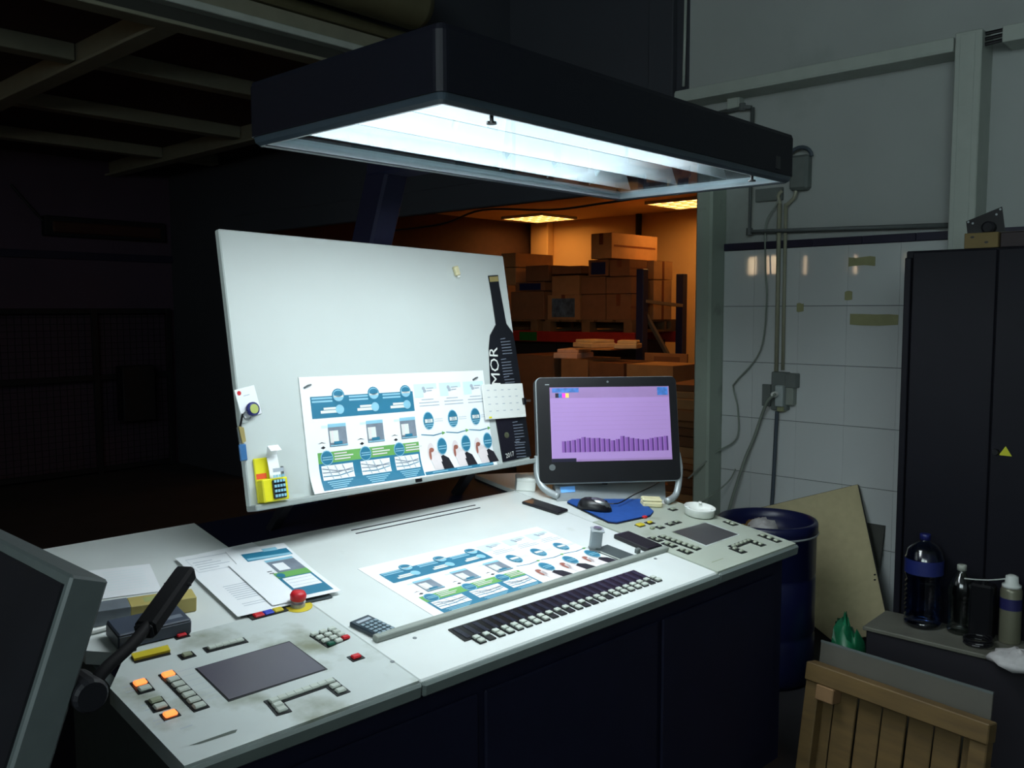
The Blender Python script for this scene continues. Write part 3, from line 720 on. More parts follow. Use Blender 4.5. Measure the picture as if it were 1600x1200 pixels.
# arm behind the board
ax = 1.76
arm = MB(); arm.bar((ax, 2.12, 1.985), (ax, 2.52, .96), .10, .09, (1, 0, 0), .008); arm.box(ax-.05, ax+.05, HY1-.01, 2.17, 1.955, 2.045, None, .008)
arm.build('support_arm', navy, hd)
arm2 = MB(); arm2.box(ax-.07, ax+.07, 2.44, 2.60, 0, 1.02, None, .01); arm2.build('support_post', navy, hd)

# ================================================================== THINGS ON THE DESK
def desk_box(name, label, cat, pts, h0, th, mat, c=.002, top=None):
    x, y, W, H, an = rect_fit(pts, lambda a, b: D(a, b, h0 if top is None else top))
    t = thing(name, label, cat, MD @ T(x, y, h0) @ RZ(an)); return t, W, H
x, y, W, H, an = rect_fit([(562, 892), (848, 824), (970, 885), (690, 970)], D)
o = print_sheet(W, H).build('printed_sheet', PM, None, MD @ T(x, max(y, .196), .0014) @ RZ(an))
tag(o, 'large teal and green printed proof sheet lying flat on the desk against the ledge', 'printed sheet')
# desktop calculator
t, W, H = desk_box('calculator', 'dark grey calculator with pale key rows at the left end of the ledge', 'calculator', [(550, 975), (583, 966), (613, 990), (588, 1006)], 0, .012, black)
MB().box(0, W, 0, H, 0, .011, None, .002).build('case', M('calc_slate', (.17, .22, .26), .4), t)
MB().rect(W*.15, W*.85, H*.78, H*.88, .0116).build('display', textg, t)
km = MB().box(-W*.085, W*.085, -H*.045, H*.045, 0, .003, None, .0008).mesh('key', M('calc_key', (.50, .58, .62), .4))
for j in range(5):
    for i in range(4): inst('key', km, t, T(W*(.17+.22*i), H*(.10+.135*j), .011))
# telephones and pads
t, W, H = desk_box('mobile_phone', 'black mobile phone lying face up below the board', 'phone', [(819.5, 785), (838, 781), (881, 800), (867, 808)], 0, .009, black)
MB().box(0, W, 0, H, 0, .009, None, .003).build('phone_case', black, t)
MB().rect(W*.08, W*.92, H*.1, H*.9, .0094).build('phone_screen', blackg, t); MB().ell(W*.5, H*.05, .004, .004, .0094, 12).build('home_button', machine_d, t)
t, W, H = desk_box('handheld_reader', 'thick black handheld case at the right end of the ledge', 'handheld case', [(962, 840), (982, 835.5), (1034, 858), (1008, 866)], 0, .014, black)
MB().box(0, W, 0, H, 0, .014, None, .003).build('case', M('case_black', (.06, .06, .09), .45), t); MB().rect(W*.08, W*.92, H*.08, H*.92, .0145).build('cover', M('cover_black', (.04, .04, .07), .6), t)
t, W, H = desk_box('grey_notebook', 'thin dark grey notebook beside the magnifier', 'notebook', [(934, 860), (951, 854), (988, 871.5), (968, 879)], 0, .006, black)
MB().box(0, W, 0, H, 0, .002).build('back_cover', black, t); MB().box(.001, W-.001, .001, H-.001, .002, .006).build('pages', paper2, t); MB().box(0, W, 0, H, .006, .008, None, .0006).build('front_cover', M('cover_grey', (.26, .30, .30), .6), t)
u, v = D(930, 860)
lp = thing('folding_magnifier', 'small silver folding magnifier standing on the desk proof corner', 'magnifier', MD @ T(u, v, .002) @ RZ(R(-40)))
MB().box(-.019, .019, -.019, .019, 0, .004, None, .001).build('base_plate', steel, lp)
MB().box(-.017, .017, .014, .018, .002, .062, None, .001).build('side_plate', silver, lp)
MB().box(-.019, .019, -.019, .019, .058, .064, None, .002).build('lens_plate', silver, lp)
MB().lathe([(.012, .064), (.012, .069), (.009, .069)], 18).build('lens_ring', steel, lp)
MB().box(-.017, .017, -.002, .002, .002, .058, None, .001).build('back_plate', silver, lp)
u, v = D(995, 871); MB
tag(MB().box(-.008, .008, -.006, .006, .013, .028, MD @ T(u, v, 0), .002).build('ledge_stop', socket_m), 'tiny grey stop clipped on the ledge near the black case', 'clip')
# mouse pad, mouse, sponge, dish, box
mp = thing('mouse_pad', 'bright blue mouse pad in front of the computer', 'mouse pad', MD)
MB().prism([D(*q) for q in [(886, 786), (893, 782), (1000, 782), (1021, 801), (1016, 807), (964, 818.5), (951, 817)]], .0016, .006).build('pad', blue_pad, mp)
MB().prism([D(*q) for q in [(886, 787), (893, 783), (1000, 783), (1021, 802), (1016, 808.5), (964, 820), (950, 818.5)]], 0.0016, .0035).build('rubber_base', black, mp)
u, v = D(929, 795, .006)
ms = thing('computer_mouse', 'black and silver computer mouse on the blue pad', 'mouse', MD @ T(u, v, .0062) @ RZ(R(-58)))
def dome(L, W, Hh, n=16, m=6, flat=.0):
    g = MB(); vs = []; fs = []
    for j in range(m+1):
        a = j/m*math.pi/2; r = math.cos(a)**.6; z = Hh*math.sin(a)
        for i in range(n):
            b = 2*math.pi*i/n; x_ = L/2*r*math.cos(b); y_ = W/2*r*math.sin(b)*(1-.12*math.cos(b)); vs.append((x_, y_, z*(1-.18*x_/L*2)))
    for j in range(m):
        for i in range(n): k = (i+1) % n; fs.append((j*n+i, j*n+k, (j+1)*n+k, (j+1)*n+i))
    fs.append(tuple(range(n-1, -1, -1))); return g.add(vs, fs)
dome(.118, .066, .034).build('shell', black, ms, None, True)
dome(.085, .050, .034).build('palm_rest', steel, ms, T(.014, 0, .003), True)
MB().lathe([(.007, -.003), (.007, .003)], 12, T(.034, 0, .027) @ RX(R(90))).build('wheel', machine_d, ms)
pp = [D(940, 786, .01), D(965, 790, .01), D(990, 779, .01), D(1022, 766, .01), D(1036, 757, .01)]
tag(MB().tube(smooth_path([(a, b, .012+.006*i) for i, (a, b) in enumerate(pp)]), .002, 6).build('mouse_cable', black, None, MD), 'thin black mouse cable running across the silver computer base', 'cable')
u, v = D(1017, 791)
sp = thing('cream_sponge', 'cream coloured split foam block behind the blue pad', 'sponge', MD @ T(u, v, .0016) @ RZ(R(-35)))
MB().box(-.035, .035, -.022, .020, 0, .020, None, .005).build('foam_base', cream, sp); MB().box(-.037, .034, -.020, .000, .019, .030, None, .006).build('foam_top', cream, sp); MB().box(-.035, .036, .004, .022, .019, .029, None, .006).build('foam_top', cream, sp)
u, v = D(1101, 803)
dh = thing('round_dish', 'white round ashtray dish on the right console wing', 'dish', MD @ T(min(u, UE-.055), v, .0016))
MB().lathe([(.040, 0), (.050, .004), (.052, .026), (.0535, .030), (.049, .030), (.046, .012), (.020, .010)], 28, None, True, True).build('bowl', white_c, dh, None, True)
for k in range(3): MB().box(.040, .056, -.006, .006, .028, .033, RZ(k*2.09+.6), .002).build('rest_notch', white_c, dh)
u, v = D(820, 764)
wb = thing('white_carton', 'small white carton beside the left foot of the computer', 'carton', MD @ T(u, v, 0) @ RZ(R(-38)))
MB().box(-.034, .034, -.026, .026, 0, .036, None, .002).build('carton_body', paper2, wb); MB().box(-.035, .035, -.027, .027, .034, .046, None, .002).build('lid', paper2, wb)
# papers on the left
def sheet(name, label, pts, h, design=None):
    x, y, W, H, an = rect_fit(pts, lambda a, b: D(a, b, h)); g = MB(); g.mat(0).box(0, W, 0, H, 0, .0009)
    e = .0014
    if design == 'form':
        g.mat(1)
        for (a, b, c, d) in ((.1, .8, .93, .935), (.1, .8, .70, .704), (.1, .104, .7, .93), (.8, .804, .7, .93)): g.rect(W*a, W*b, H*c, H*d, e)
        for j in range(4): g.rect(W*.15, W*(.45+.1*(j % 3)), H*(.86-.04*j), H*(.867-.04*j), e)
        for j in range(8): g.rect(W*.2, W*(.55+.12*(j % 3)), H*(.42-.03*j), H*(.426-.03*j), e)
        for j in range(2): g.rect(W*.2, W*.8, H*(.14-.03*j), H*(.145-.03*j), e)
    if design == 'flyer':
        g.mat(2).rect(W*.42, W*.93, H*.06, H*.20, e); g.rect(W*.42, W*.93, H*.20, H*.56, e)
        g.mat(3).rect(W*.42, W*.93, H*.50, H*.62, e*1.4); g.mat(4).rect(W*.50, W*.93, H*.62, H*.90, e); g.mat(5).rect(W*.50, W*.93, H*.90, H*.95, e*1.2)
        g.mat(0).rect(W*.46, W*.89, H*.23, H*.48, e*1.4); g.mat(0).rect(W*.55, W*.72, H*.66, H*.84, e*1.4); g.mat(2).ell(W*.49, H*.55, W*.06, H*.05, e*1.8)
        g.mat(1)
        for j in range(3): g.rect(W*.48, W*.87, H*(.28+.07*j), H*(.285+.07*j), e*1.8)
        for j in range(2): g.mat(6).rect(W*.38, W*.45, H*(.63+.05*j), H*(.645+.05*j), e)
    if design == 'head':
        g.mat(2).rect(W*.18, W*.95, H*.62, H*.86, e); g.mat(5).rect(W*.2, W*.93, H*.68, H*.73, e*1.4); g.mat(5).rect(W*.55, W*.8, H*.84, H*.92, e*1.4)
    if design == 'lines':
        g.mat(7)
        for j in range(8): g.rect(W*.2, W*.85, H*(.85-.09*j), H*(.856-.09*j), e)
    return tag(g.build(name, [paper, textg, teal, greenp, greyp, teal_l, blackp, teal_p], None, MD @ T(x, y, h) @ RZ(an)), label, 'paper sheet')
t, W, H = desk_box('dark_folder', 'dark green grey folder underneath the stack of papers', 'folder', [(300, 892), (438, 872), (522, 932), (383, 967)], 0, .004, black)
MB().box(0, W, 0, H, .0018, .0045, None, .0008).build('cover', M('folder_grey', (.20, .24, .25), .5), t); MB().box(0, W, H-.012, H, .0045, .0055).build('spine', black, t)
sheet('paper_sheet', 'plain white sheet tilted at the back of the paper stack', [(312, 866), (397, 847), (432, 873), (345, 893)], .0050, 'lines')
sheet('paper_sheet', 'white form with thin grey ruled boxes on the left of the paper stack', [(263, 875), (372, 855), (478, 940), (383, 961)], .0068, 'form')
sheet('paper_sheet', 'white page with a teal header band in the middle of the stack', [(348, 862), (442, 850), (507, 903), (412, 922)], .0086, 'head')
sheet('paper_sheet', 'white page with a teal and green flyer print on top of the stack', [(360, 882), (466, 866), (525, 923), (423, 949)], .0104, 'flyer')
sheet('paper_sheet', 'white text page lying behind the manila box', [(148, 890), (231, 883), (256, 922), (140, 940)], .0005, 'lines')
# dark box, manila box, pen
t, W, H = desk_box('slate_box', 'slate blue plastic case with a pale label next to the lever', 'plastic case', [(166, 970), (271, 945), (307, 966), (184, 992)], 0.002, .034, slate, top=.036)
MB().box(0, W, 0, H, 0, .030, None, .003).build('case_body', slate, t); MB().box(.001, W-.001, .001, H-.001, .028, .034, None, .004).build('lid', M('slate_lid', (.27, .30, .35), .35), t)
MB().rect(W*.58, W*.92, H*.22, H*.42, .0345).build('label', M('label_grey', (.45, .48, .52), .4), t)
t, W, H = desk_box('manila_box', 'long manila carton with grey taped end behind the slate case', 'carton', [(140, 942), (296, 920), (311, 932), (140, 958)], 0.0, .034, manila, top=.034)
MB().box(0, W*.36, 0, H, 0, .0345, None, .001).build('taped_end', M('taped_grey', (.46, .49, .52), .3, var=.15), t); MB().box(W*.36, W, 0, H, 0, .034, None, .0015).build('carton_body', manila, t)
MB().rect(W*.5, W*.85, H*.25, H*.75, .0346).build('label', M('label_green', (.62, .64, .42), .5), t)
a, b = D(139, 988, .006), D(166, 981, .006)
pn = thing('white_pen', 'white pen end showing beside the slate case', 'pen', MD @ T(a[0], a[1], .006) @ RZ(math.atan2(b[1]-a[1], b[0]-a[0])))
MB().tube([(-.06, 0, 0), (.035, 0, 0)], .0055, 10).build('barrel', white_c, pn); MB().tube([(.035, 0, 0), (.046, 0, 0)], [.0055, .002], 10).build('tip', white_c, pn)
a, b = D(199, 1018, .004), D(212, 1014, .004)
tag(MB().tube([(a[0]-.02, a[1], .0045), (b[0], b[1], .0045)], .0045, 8).build('black_marker', black, None, MD), 'black marker end at the corner of the left console wing', 'marker')

# ================================================================== ALL IN ONE COMPUTER
MM = rframe(Vector((2.2763, 1.9594, .9598)), -.69, .215, -.003); MI = MM.inverted(); MN = MM.to_3x3() @ Vector((0, 0, 1))
MW, MH = .505, .3614
def Mo(px, py): p = MI @ on(px, py, MM.translation, MN); return p.x, p.y
pc = thing('desktop_computer', 'black all in one computer with a violet bar chart on its screen', 'computer', MM)
MB().prism(rr(-.003, MW+.003, -.010, MH+.002, .020), -.052, -.008).build('rear_shell', silver, pc)
fr_ = MB().prism(rr(0, MW, -.006, MH, .018), -.010, 0).build('front_bezel', black, pc)
sc = [Mo(*q) for q in [(863, 722), (1050, 718), (1045, 603), (858, 606)]]
sx0, sx1, sy0, sy1 = (sc[0][0]+sc[3][0])/2, (sc[1][0]+sc[2][0])/2, (sc[0][1]+sc[1][1])/2, (sc[2][1]+sc[3][1])/2
g = MB(); sw, sh = sx1-sx0, sy1-sy0; SXf = lambda f: sx0+sw*f; SYf = lambda f: sy0+sh*f
g.mat(0).rect(sx0, sx1, sy0, sy1, .0006); g.mat(1).rect(sx0, sx1, SYf(.855), sy1, .0009)
g.mat(4).rect(SXf(.02), SXf(.24), SYf(.93), SYf(.99), .0012); g.mat(4).rect(SXf(.90), SXf(.99), SYf(.88), SYf(.99), .0012)
for i, k in enumerate((5, 4, 7, 6)): g.mat(k).rect(SXf(.045+.028*i), SXf(.073+.028*i), SYf(.86), SYf(.92), .0012)
g.mat(1)
for j in range(7): g.rect(SXf(.02), SXf(.98), SYf(.42+.06*j), SYf(.4225+.06*j), .0009)
hs = [.15, .155, .165, .18, .20, .19, .185, .185, .175, .17, .15, .165, .205, .19, .175, .165, .155, .155, .17, .18, .185, .195]
for i, h in enumerate(hs):
    x0 = .085+.0405*i; g.mat(2).rect(SXf(x0), SXf(x0+.036), SYf(.125), SYf(.125+h), .0012); g.mat(3).rect(SXf(x0+.022), SXf(x0+.036), SYf(.125), SYf(.125+h), .0015)
g.mat(5).rect(sx0, SXf(.20), sy0, SYf(.045), .0012); g.mat(1).rect(SXf(.2), sx1, sy0, SYf(.03), .0012)
g.build('screen', [scr_p, scr_h, scr_m, scr_d, scr_b, scr_k, scr_y, scr_g], pc)
MB().lathe([(.004, 0), (.004, .001)], 12, T(MW*.505, MH*.955, 0)).build('webcam', steel, pc)
MB().lathe([(.011, 0), (.011, .0012)], 18, T(.046, .048, 0)).build('logo_disc', steel, pc)
MB().rect(.03, .045, MH-.026, MH-.023, .0006).build('maker_mark', silver, pc)
toI = MI
def md(u, v, n): return toI @ (MD @ Vector((u, v, n)))
# silver feet: bent bars at the lower corners
for s, x in ((0, .0), (1, MW)):
    p = [Vector((x, .09, -.028)), Vector((x+(-.004 if s == 0 else .004), .03, -.022)), Vector((x+(.012 if s == 0 else -.012), -.02, -.004)), Vector((x+(.06 if s == 0 else -.06), -.045, .03))]
    zz = MI @ (MD @ Vector((0, 0, .008)))
    pts = []
    for k, q in enumerate(p):
        wq = MD.inverted() @ (MM @ q)
        if k >= 3: wq.z = .0130
        elif k == 2: wq.z = max(.014, min(wq.z, .03))
        pts.append(toI @ (MD @ wq))
    MB().tube(smooth_path(pts, 5), .012, 10).build('foot', silver, pc, None, True)
# sloping silver base tray in front of the panel
pt = [(870, 783), (1040, 780), (1036, 756), (863, 762)]
a = [D(*q) for q in pt]
n0 = (.004, .004, .045, .045); vs = [md(a[i][0], a[i][1], n0[i]) for i in range(4)]+[md(a[i][0], a[i][1], .0) for i in range(4)]
MB().add(vs, [(0, 1, 2, 3), (7, 6, 5, 4), (0, 4, 5, 1), (1, 5, 6, 2), (2, 6, 7, 3), (3, 7, 4, 0)]).build('base_tray', silver, pc)
q = [(876, 777), (898, 776), (897, 771), (874, 772)]
MB().add([md(D(*z)[0], D(*z)[1], .004+.041*(783-z[1])/22+.001) for z in q], [(0, 1, 2, 3)]).build('status_lights', M('status_blue', (.45, .70, .95), .3, emit=.2), pc)
pst = MB().bar(Vector((MW/2, .10, -.05)), md(1.90, .78, .0), .16, .02, (1, 0, 0)); pst.build('rear_stand', machine_d, pc)

# ================================================================== LEFT: PRESS DELIVERY PANEL WITH LEVER
A = EYE+ray(112, 899)*.95
ln = R(20); wv = Vector((-math.sin(ln), 0, -math.cos(ln))); qv = Vector((math.cos(ln), 0, -math.sin(ln))); yv = Vector((0, 1, 0))
MP = frame(A, qv, yv, -wv)
pr = thing('delivery_console', 'grey slanted machine panel at the left edge of the view', 'machine panel', MP)
MB().box(0, .042, 0, .95, -.62, 0, None, .003).build('panel_body', machine_g, pr)
MB().box(-.003, .0, .01, .94, -.60, -.012).build('panel_face', machine_d, pr)
for (y_, z_) in ((.10, -.16), (.10, -.28), (.22, -.18)):
    MB().lathe([(.024, 0), (.022, .014), (.012, .016)], 16, T(-.003, y_, z_) @ RY(R(-90))).build('knob', black, pr)
Zd = MP.inverted().to_3x3() @ Vector((0, 0, -1))
foot = A+wv*.60
MB().box(foot.x-.03, foot.x+.10, foot.y+.10, foot.y+.80, 0, foot.z+.05, MP.inverted()).build('pedestal', black, pr)
pv = EYE+ray(132, 1080)*.98; pe = EYE+ray(292, 893)*1.22; pm = pv.lerp(pe, .40)
pk = EYE+ray(205, 1008)*1.06; p1 = EYE+ray(160, 1050)*1.0; p2 = EYE+ray(243, 962)*1.13
lv = thing('control_lever', 'black hand lever rising from the grey machine panel', 'lever', T(*pv))
o_ = -pv
MB().lathe([(.015, -.026), (.019, -.022), (.019, .018), (.016, .022)], 18, RX(R(90))).build('pivot_boss', machine_d, lv)
MB().tube([q+o_ for q in smooth_path([pv+Vector((0, -.01, 0)), p1, pk, p2])], .0075, 10).build('lever_rod', M('grip_black', (.035, .035, .055), .75, spec=.2), lv, None, True)
dr = (pe-p2).normalized()
MB().bar(p2+o_-dr*.03, pe+o_, .027, .022, (0, 0, 1), .004).build('hand_grip', MATS['grip_black'], lv)
MB().bar(p2+o_-dr*.035, p2+o_-dr*.028, .024, .020, (0, 0, 1), .003).build('grip_collar', machine_d, lv)
q = pe-dr*.03; MB().tube([q+o_-rt*.018, q+o_+rt*.018], .0025, 6).build('cross_pin', machine_d, lv)

# ================================================================== RIGHT: CABINET, DRUM, BOARDS, CRATE
CXF, CY0, CY1, CT = 3.45, .56, 1.165, 1.765
cb = thing('steel_cabinet', 'tall dark navy steel cabinet at the right wall', 'cabinet')
box(CXF+.012, CXF+.45, CY0, CY1, .0, CT, .004).build('cabinet_body', cab_m, cb)
seam = .852
d1 = box(CXF, CXF+.012, seam+.002, CY1-.028, .06, CT-.006, .003).build('cabinet_door', cab_m, cb)
d2 = box(CXF, CXF+.012, CY0+.02, seam-.002, .06, CT-.006, .003).build('cabinet_door', cab_m, cb)
box(CXF-.004, CXF+.012, CY1-.024, CY1, .0, CT-.025, .003).build('side_stile', cab_m, cb)
p = onX(1556, 706, CXF); MB().lathe([(.012, 0), (.010, .012)], 12, T(CXF, p.y, p.z) @ RY(R(-90))).build('handle', black, d2)
p = onX(1571, 706, CXF-.001); MB().add([(CXF-.0012, p.y+.021, p.z-.014), (CXF-.0012, p.y-.021, p.z-.014), (CXF-.0012, p.y, p.z+.02)], [(0, 1, 2)]).build('warning_sticker', M('sticker_yellow', (.75, .75, .12), .5), d2)
# on the cabinet
p, q = onX(1506, 388, CXF+.02), onX(1560, 366, CXF+.02)
t = thing('cardboard_block', 'small brown carton with two punched holes on top of the cabinet', 'carton')
box(CXF+.02, CXF+.14, q.y, p.y, CT, CT+.055, .002).build('carton_body', M('carton_tan', (.46, .39, .24), .8), t)
for f, z in ((.24, .040), (.66, .020)): MB().ell(0, 0, .007, .004, 0, 10).build('hole', black, t, Matrix(((0, 0, -1, CXF+.0195), (-1, 0, 0, p.y+(q.y-p.y)*f), (0, 1, 0, CT+z), (0, 0, 0, 1))))
t = thing('dark_parcel', 'dark flat parcel on the cabinet right of the brown carton', 'parcel')
box(CXF+.03, CXF+.2, CY0+.02, q.y-.004, CT, CT+.053, .003).build('parcel_body', M('parcel_dark', (.20, .16, .17), .7), t); box(CXF+.03, CXF+.2, CY0+.02, q.y-.004, CT+.053, CT+.055).build('wrap', M('parcel_top', (.3, .27, .25), .6), t)
t = thing('mount_plate', 'black steel mounting plate with four holes standing on the cabinet', 'bracket')
pp = [onX(*z, CXF+.09) for z in ((1510, 346), (1566, 323), (1571, 366), (1512, 366))]
PX = Matrix(((0, 0, -1, CXF+.09), (-1, 0, 0, 0), (0, 1, 0, 0), (0, 0, 0, 1)))
MB().prism([(-z.y, max(z.z, CT+.055) if i > 1 else z.z) for i, z in enumerate(pp)], 0, .004, PX).build('plate', black, t)
for z in ((1513, 347), (1520, 349), (1563, 327), (1557, 335)):
    k = onX(z[0], z[1], CXF+.086); MB().ell(-k.y, k.z, .004, .004, .0046, 10).build('bolt_hole', silver, t, PX)
k = onX(1547, 356, CXF+.086); MB().lathe([(.022, 0), (.022, .03), (.016, .034)], 18, PX @ T(-k.y, k.z, .004)).build('mount_hub', machine_d, t)
# low cupboard with bottles in front of the cabinet
LT = .385
lc = thing('low_cupboard', 'low dark cupboard with a dusty grey top in front of the cabinet', 'cupboard')
box(3.215, 3.435, .45, 1.18, 0, LT-.015, .004).build('cupboard_body', M('cupboard_dark', (.10, .09, .12), .6), lc)
box(3.205, 3.44, .44, 1.19, LT-.015, LT, .003).build('cupboard_top', M('cupboard_top', (.38, .38, .34), .6, var=.12), lc)
def onT(px, py): return onZ(px, py, LT)
p = onT(1446, 972)
t = thing('water_bottle', 'large blue tinted ribbed water bottle, tallest on the low cupboard', 'bottle', T(min(p.x, 3.365), p.y, LT))
prof = [(.055, 0), (.064, .008)]
for i in range(9): prof += [(.064, .02+.018*i), (.057, .029+.018*i)]
prof += [(.064, .19), (.066, .20), (.066, .255), (.062, .262), (.058, .285), (.040, .305), (.02, .315), (.016, .32), (.016, .33)]
MB().lathe(prof, 28).build('bottle_body', pet_b, t, None, True)
MB().lathe([(.0665, .200), (.0665, .253)], 28, None, False, False).build('label', M('label_blue', (.10, .14, .38), .5), t, None, True)
MB().lathe([(.019, .322), (.019, .342), (.017, .344)], 16).build('cap', M('cap_blue', (.10, .12, .35), .4), t, None, True)
p = onT(1499, 988)
t = thing('water_bottle', 'small clear ribbed plastic bottle between the big bottle and the can', 'bottle', T(p.x, p.y, LT))
prof = [(.036, 0), (.043, .006)]
for i in range(6): prof += [(.043, .018+.018*i), (.038, .027+.018*i)]
prof += [(.043, .13), (.043, .16), (.036, .19), (.02, .215), (.013, .225), (.013, .236)]
MB().lathe(prof, 24).build('bottle_body', pet_c, t, None, True)
MB().lathe([(.016, .230), (.016, .248), (.014, .250)], 14).build('cap', M('cap_grey', (.62, .64, .60), .5), t, None, True)
p = onT(1585, 994)
t = thing('spray_can', 'pale aerosol can with blue label and thin white straw', 'spray can', T(min(p.x, 3.395), p.y, LT))
MB().lathe([(.034, 0), (.035, .004), (.035, .185), (.030, .198)], 24).build('can_body', M('can_grey', (.45, .45, .38), .35, metal=.3), t, None, True)
MB().lathe([(.0355, .12), (.0355, .16)], 24, None, False, False).build('label', M('label_navy', (.14, .14, .32), .4), t, None, True)
MB().lathe([(.031, .196), (.031, .205), (.022, .21), (.020, .235), (.010, .24)], 18).build('nozzle_cap', M('cap_white', (.80, .82, .80), .4), t, None, True)
a = Vector((0, 0, .228)); b = EYE+ray(1516, 897)*((p-EYE).dot(fw)*1.0)-Vector((p.x, p.y, LT))
MB().tube(smooth_path([a, a.lerp(b, .5)+Vector((0, 0, -.006)), b]), .0022, 6).build('straw', M('straw_white', (.8, .82, .8), .4), t)
p = onT(1545, 1003)
t = thing('black_canister', 'black square canister between the small bottle and the can', 'canister', T(p.x+.02, p.y+.03, LT))
MB().box(-.03, .03, -.038, .038, 0, .20, None, .008).build('canister_body', black, t); MB().lathe([(.015, .20), (.015, .215)], 14).build('cap', black, t)
p = onT(1532, 1004)
t = thing('cable_coil', 'small coil of black cable at the front of the low cupboard', 'cable', T(p.x-.03, p.y, LT))
MB().tube([(.045*math.cos(k*.5), .045*math.sin(k*.5), .005+.0006*k) for k in range(38)], .004, 6).build('coil', black, t)
p = onT(1592, 1040)
t = thing('white_rag', 'crumpled white rag at the right edge on the low cupboard', 'rag', T(p.x, p.y, LT))
def crumple(rx, ry, rz, seed, n=14, m=8):
    rnd = random.Random(seed); g = MB(); vs = []; fs = []
    for j in range(m+1):
        a = math.pi/2*j/m
        for i in range(n):
            b = 2*math.pi*i/n; k = 1+rnd.uniform(-.22, .22); vs.append((rx*math.cos(a)*math.cos(b)*k, ry*math.cos(a)*math.sin(b)*k, rz*math.sin(a)*(1+rnd.uniform(-.2, .2)) if j else 0))
    for j in range(m):
        for i in range(n): k = (i+1) % n; fs.append((j*n+i, j*n+k, (j+1)*n+k, (j+1)*n+i))
    fs.append(tuple(range(n-1, -1, -1))); return g.add(vs, fs)
crumple(.07, .09, .05, 3).build('cloth', rag, t, None, True)
# blue drum
bx, by, bz = 3.42, 1.68, .674
t = thing('blue_drum', 'dark blue plastic drum full of rags between console and wall', 'drum', T(bx, by, 0))
MB().lathe([(.185, 0), (.196, .02), (.2, .05), (.2, .20), (.195, .21), (.2, .22), (.2, .44), (.195, .45), (.2, .46), (.2, bz-.05), (.205, bz-.045), (.205, bz-.01), (.2, bz), (.19, bz), (.188, bz-.04), (.186, bz-.10)], 36, None, True, True).build('drum_body', drum, t, None, True)
MB().lathe([(.2065, bz-.052), (.209, bz-.048), (.2065, bz-.044)], 36, None, False, False).build('rim_band', silver, t, None, True)
for k, (px, py, m_, lab, sz) in enumerate(((1200, 812, rag, 'white crumpled rag in the blue drum', .075), (1176, 806, rag_b, 'brown stained rag in the blue drum', .06))):
    p = onZ(px, py, bz-.04); tag(crumple(sz, sz, sz*.9, 10+k).build('crumpled_rag', m_, None, T(min(max(p.x, bx-.1), bx+.08), min(max(p.y, by-.08), by+.1), bz-.098), True), lab, 'rag')
# chipboard leaning on the tiles, resting on its lower left corner
yw = Vector((0, -1, 0)); lean_b = R(24)
upb = Vector((math.sin(lean_b), 0, math.cos(lean_b))); ra = R(22)
ex = yw*math.cos(ra)+upb*math.sin(ra); ey = upb*math.cos(ra)-yw*math.sin(ra)
TR_ = onX(1340, 757, WX-.045)
MC = frame(TR_, ex, ey, ex.cross(ey))
t = thing('chipboard_panel', 'pale chipboard panel leaning on the tiles behind the drum', 'board', MC)
cpoly = [(-.60, 0), (0, 0), (0, -.71), (-.26, -.71), (-.60, -.34)]
MB().prism(cpoly, -.018, 0).build('panel', chip, t)
MB().box(-.60, 0, -.0005, .0012, -.018, 0).build('dark_edge', machine_d, t); MB().box(-.0005, .0012, -.71, 0, -.018, 0).build('dark_edge', machine_d, t)
for z in ((1367, 898), (1367, 906)):
    k = MC.inverted() @ on(z[0], z[1], TR_, MC.to_3x3() @ Vector((0, 0, 1))); MB().ell(k.x, k.y, .006, .004, .0008, 10).build('knot_hole', machine_d, t)
t = thing('dark_offcut', 'narrow dark green board standing behind the chipboard panel', 'board', frame(Vector((WX-.16, 1.50, 0)), yw*-1, Vector((.28, 0, .96)), Vector((-.96, 0, .28))) )
MB().box(0, .3, 0, .53, -.014, 0, None, .001).build('panel', M('board_dark', (.24, .25, .23), .7), t); MB().box(0, .3, .53, .532, -.014, 0).build('top_edge', machine_d, t)
# grey sheet and wooden crate panel
p, q = onZ(1283, 1001, .50), onZ(1552, 1083, .50)
d = (q-p); d.z = 0; L = d.length; d.normalize(); lean_c = R(8); nb = d.cross(Vector((0, 0, 1))); upc = (Vector((0, 0, 1))*math.cos(lean_c)-nb*math.sin(-lean_c)).normalized()
upc = (Vector((0, 0, 1))*math.cos(lean_c)+Vector((1, 0, 0))*math.sin(lean_c)); upc = (upc-d*upc.dot(d)).normalized()
MS = frame(p, d, upc, d.cross(upc))
t = thing('metal_sheet', 'flat grey metal sheet standing behind the wooden crate side', 'sheet', MS)
MB().box(0, L, -p.z/upc.z, 0, -.006, 0, None, .001).build('sheet', sheet_g, t); MB().box(0, L, -.004, .002, -.007, .001).build('folded_edge', machine_g, t)
p, q = onZ(1266, 1032, .46), onZ(1552, 1131, .46)
d = (q-p); d.z = 0; L = d.length; d.normalize(); upc = Vector((0, 0, 1))*math.cos(R(10))+Vector((1, 0, 0))*math.sin(R(10)); upc = (upc-d*upc.dot(d)).normalized()
MK = frame(p, d, upc, d.cross(upc)); Hc = p.z/upc.z
t = thing('wooden_crate_side', 'pale wooden crate side of vertical boards leaning near the console', 'crate', MK)
MB().box(0, L, -.055, 0, -.028, .022, None, .003).build('top_rail', wood, t)
n = 7
for i in range(n):
    a = L*(.01+.98*i/n); MB().box(a, a+L*.98/n-.006, -Hc+.004, -.02, -.034, -.028+.004*(i % 2), None, .002).build('board', wood, t)
MB().box(.0, .045, -Hc+.002, -.055, -.028, .012, None, .003).build('corner_post', wood, t); MB().box(.046, .105, -.10, -.055, -.02, .03, None, .003).build('corner_block', wood_d, t)
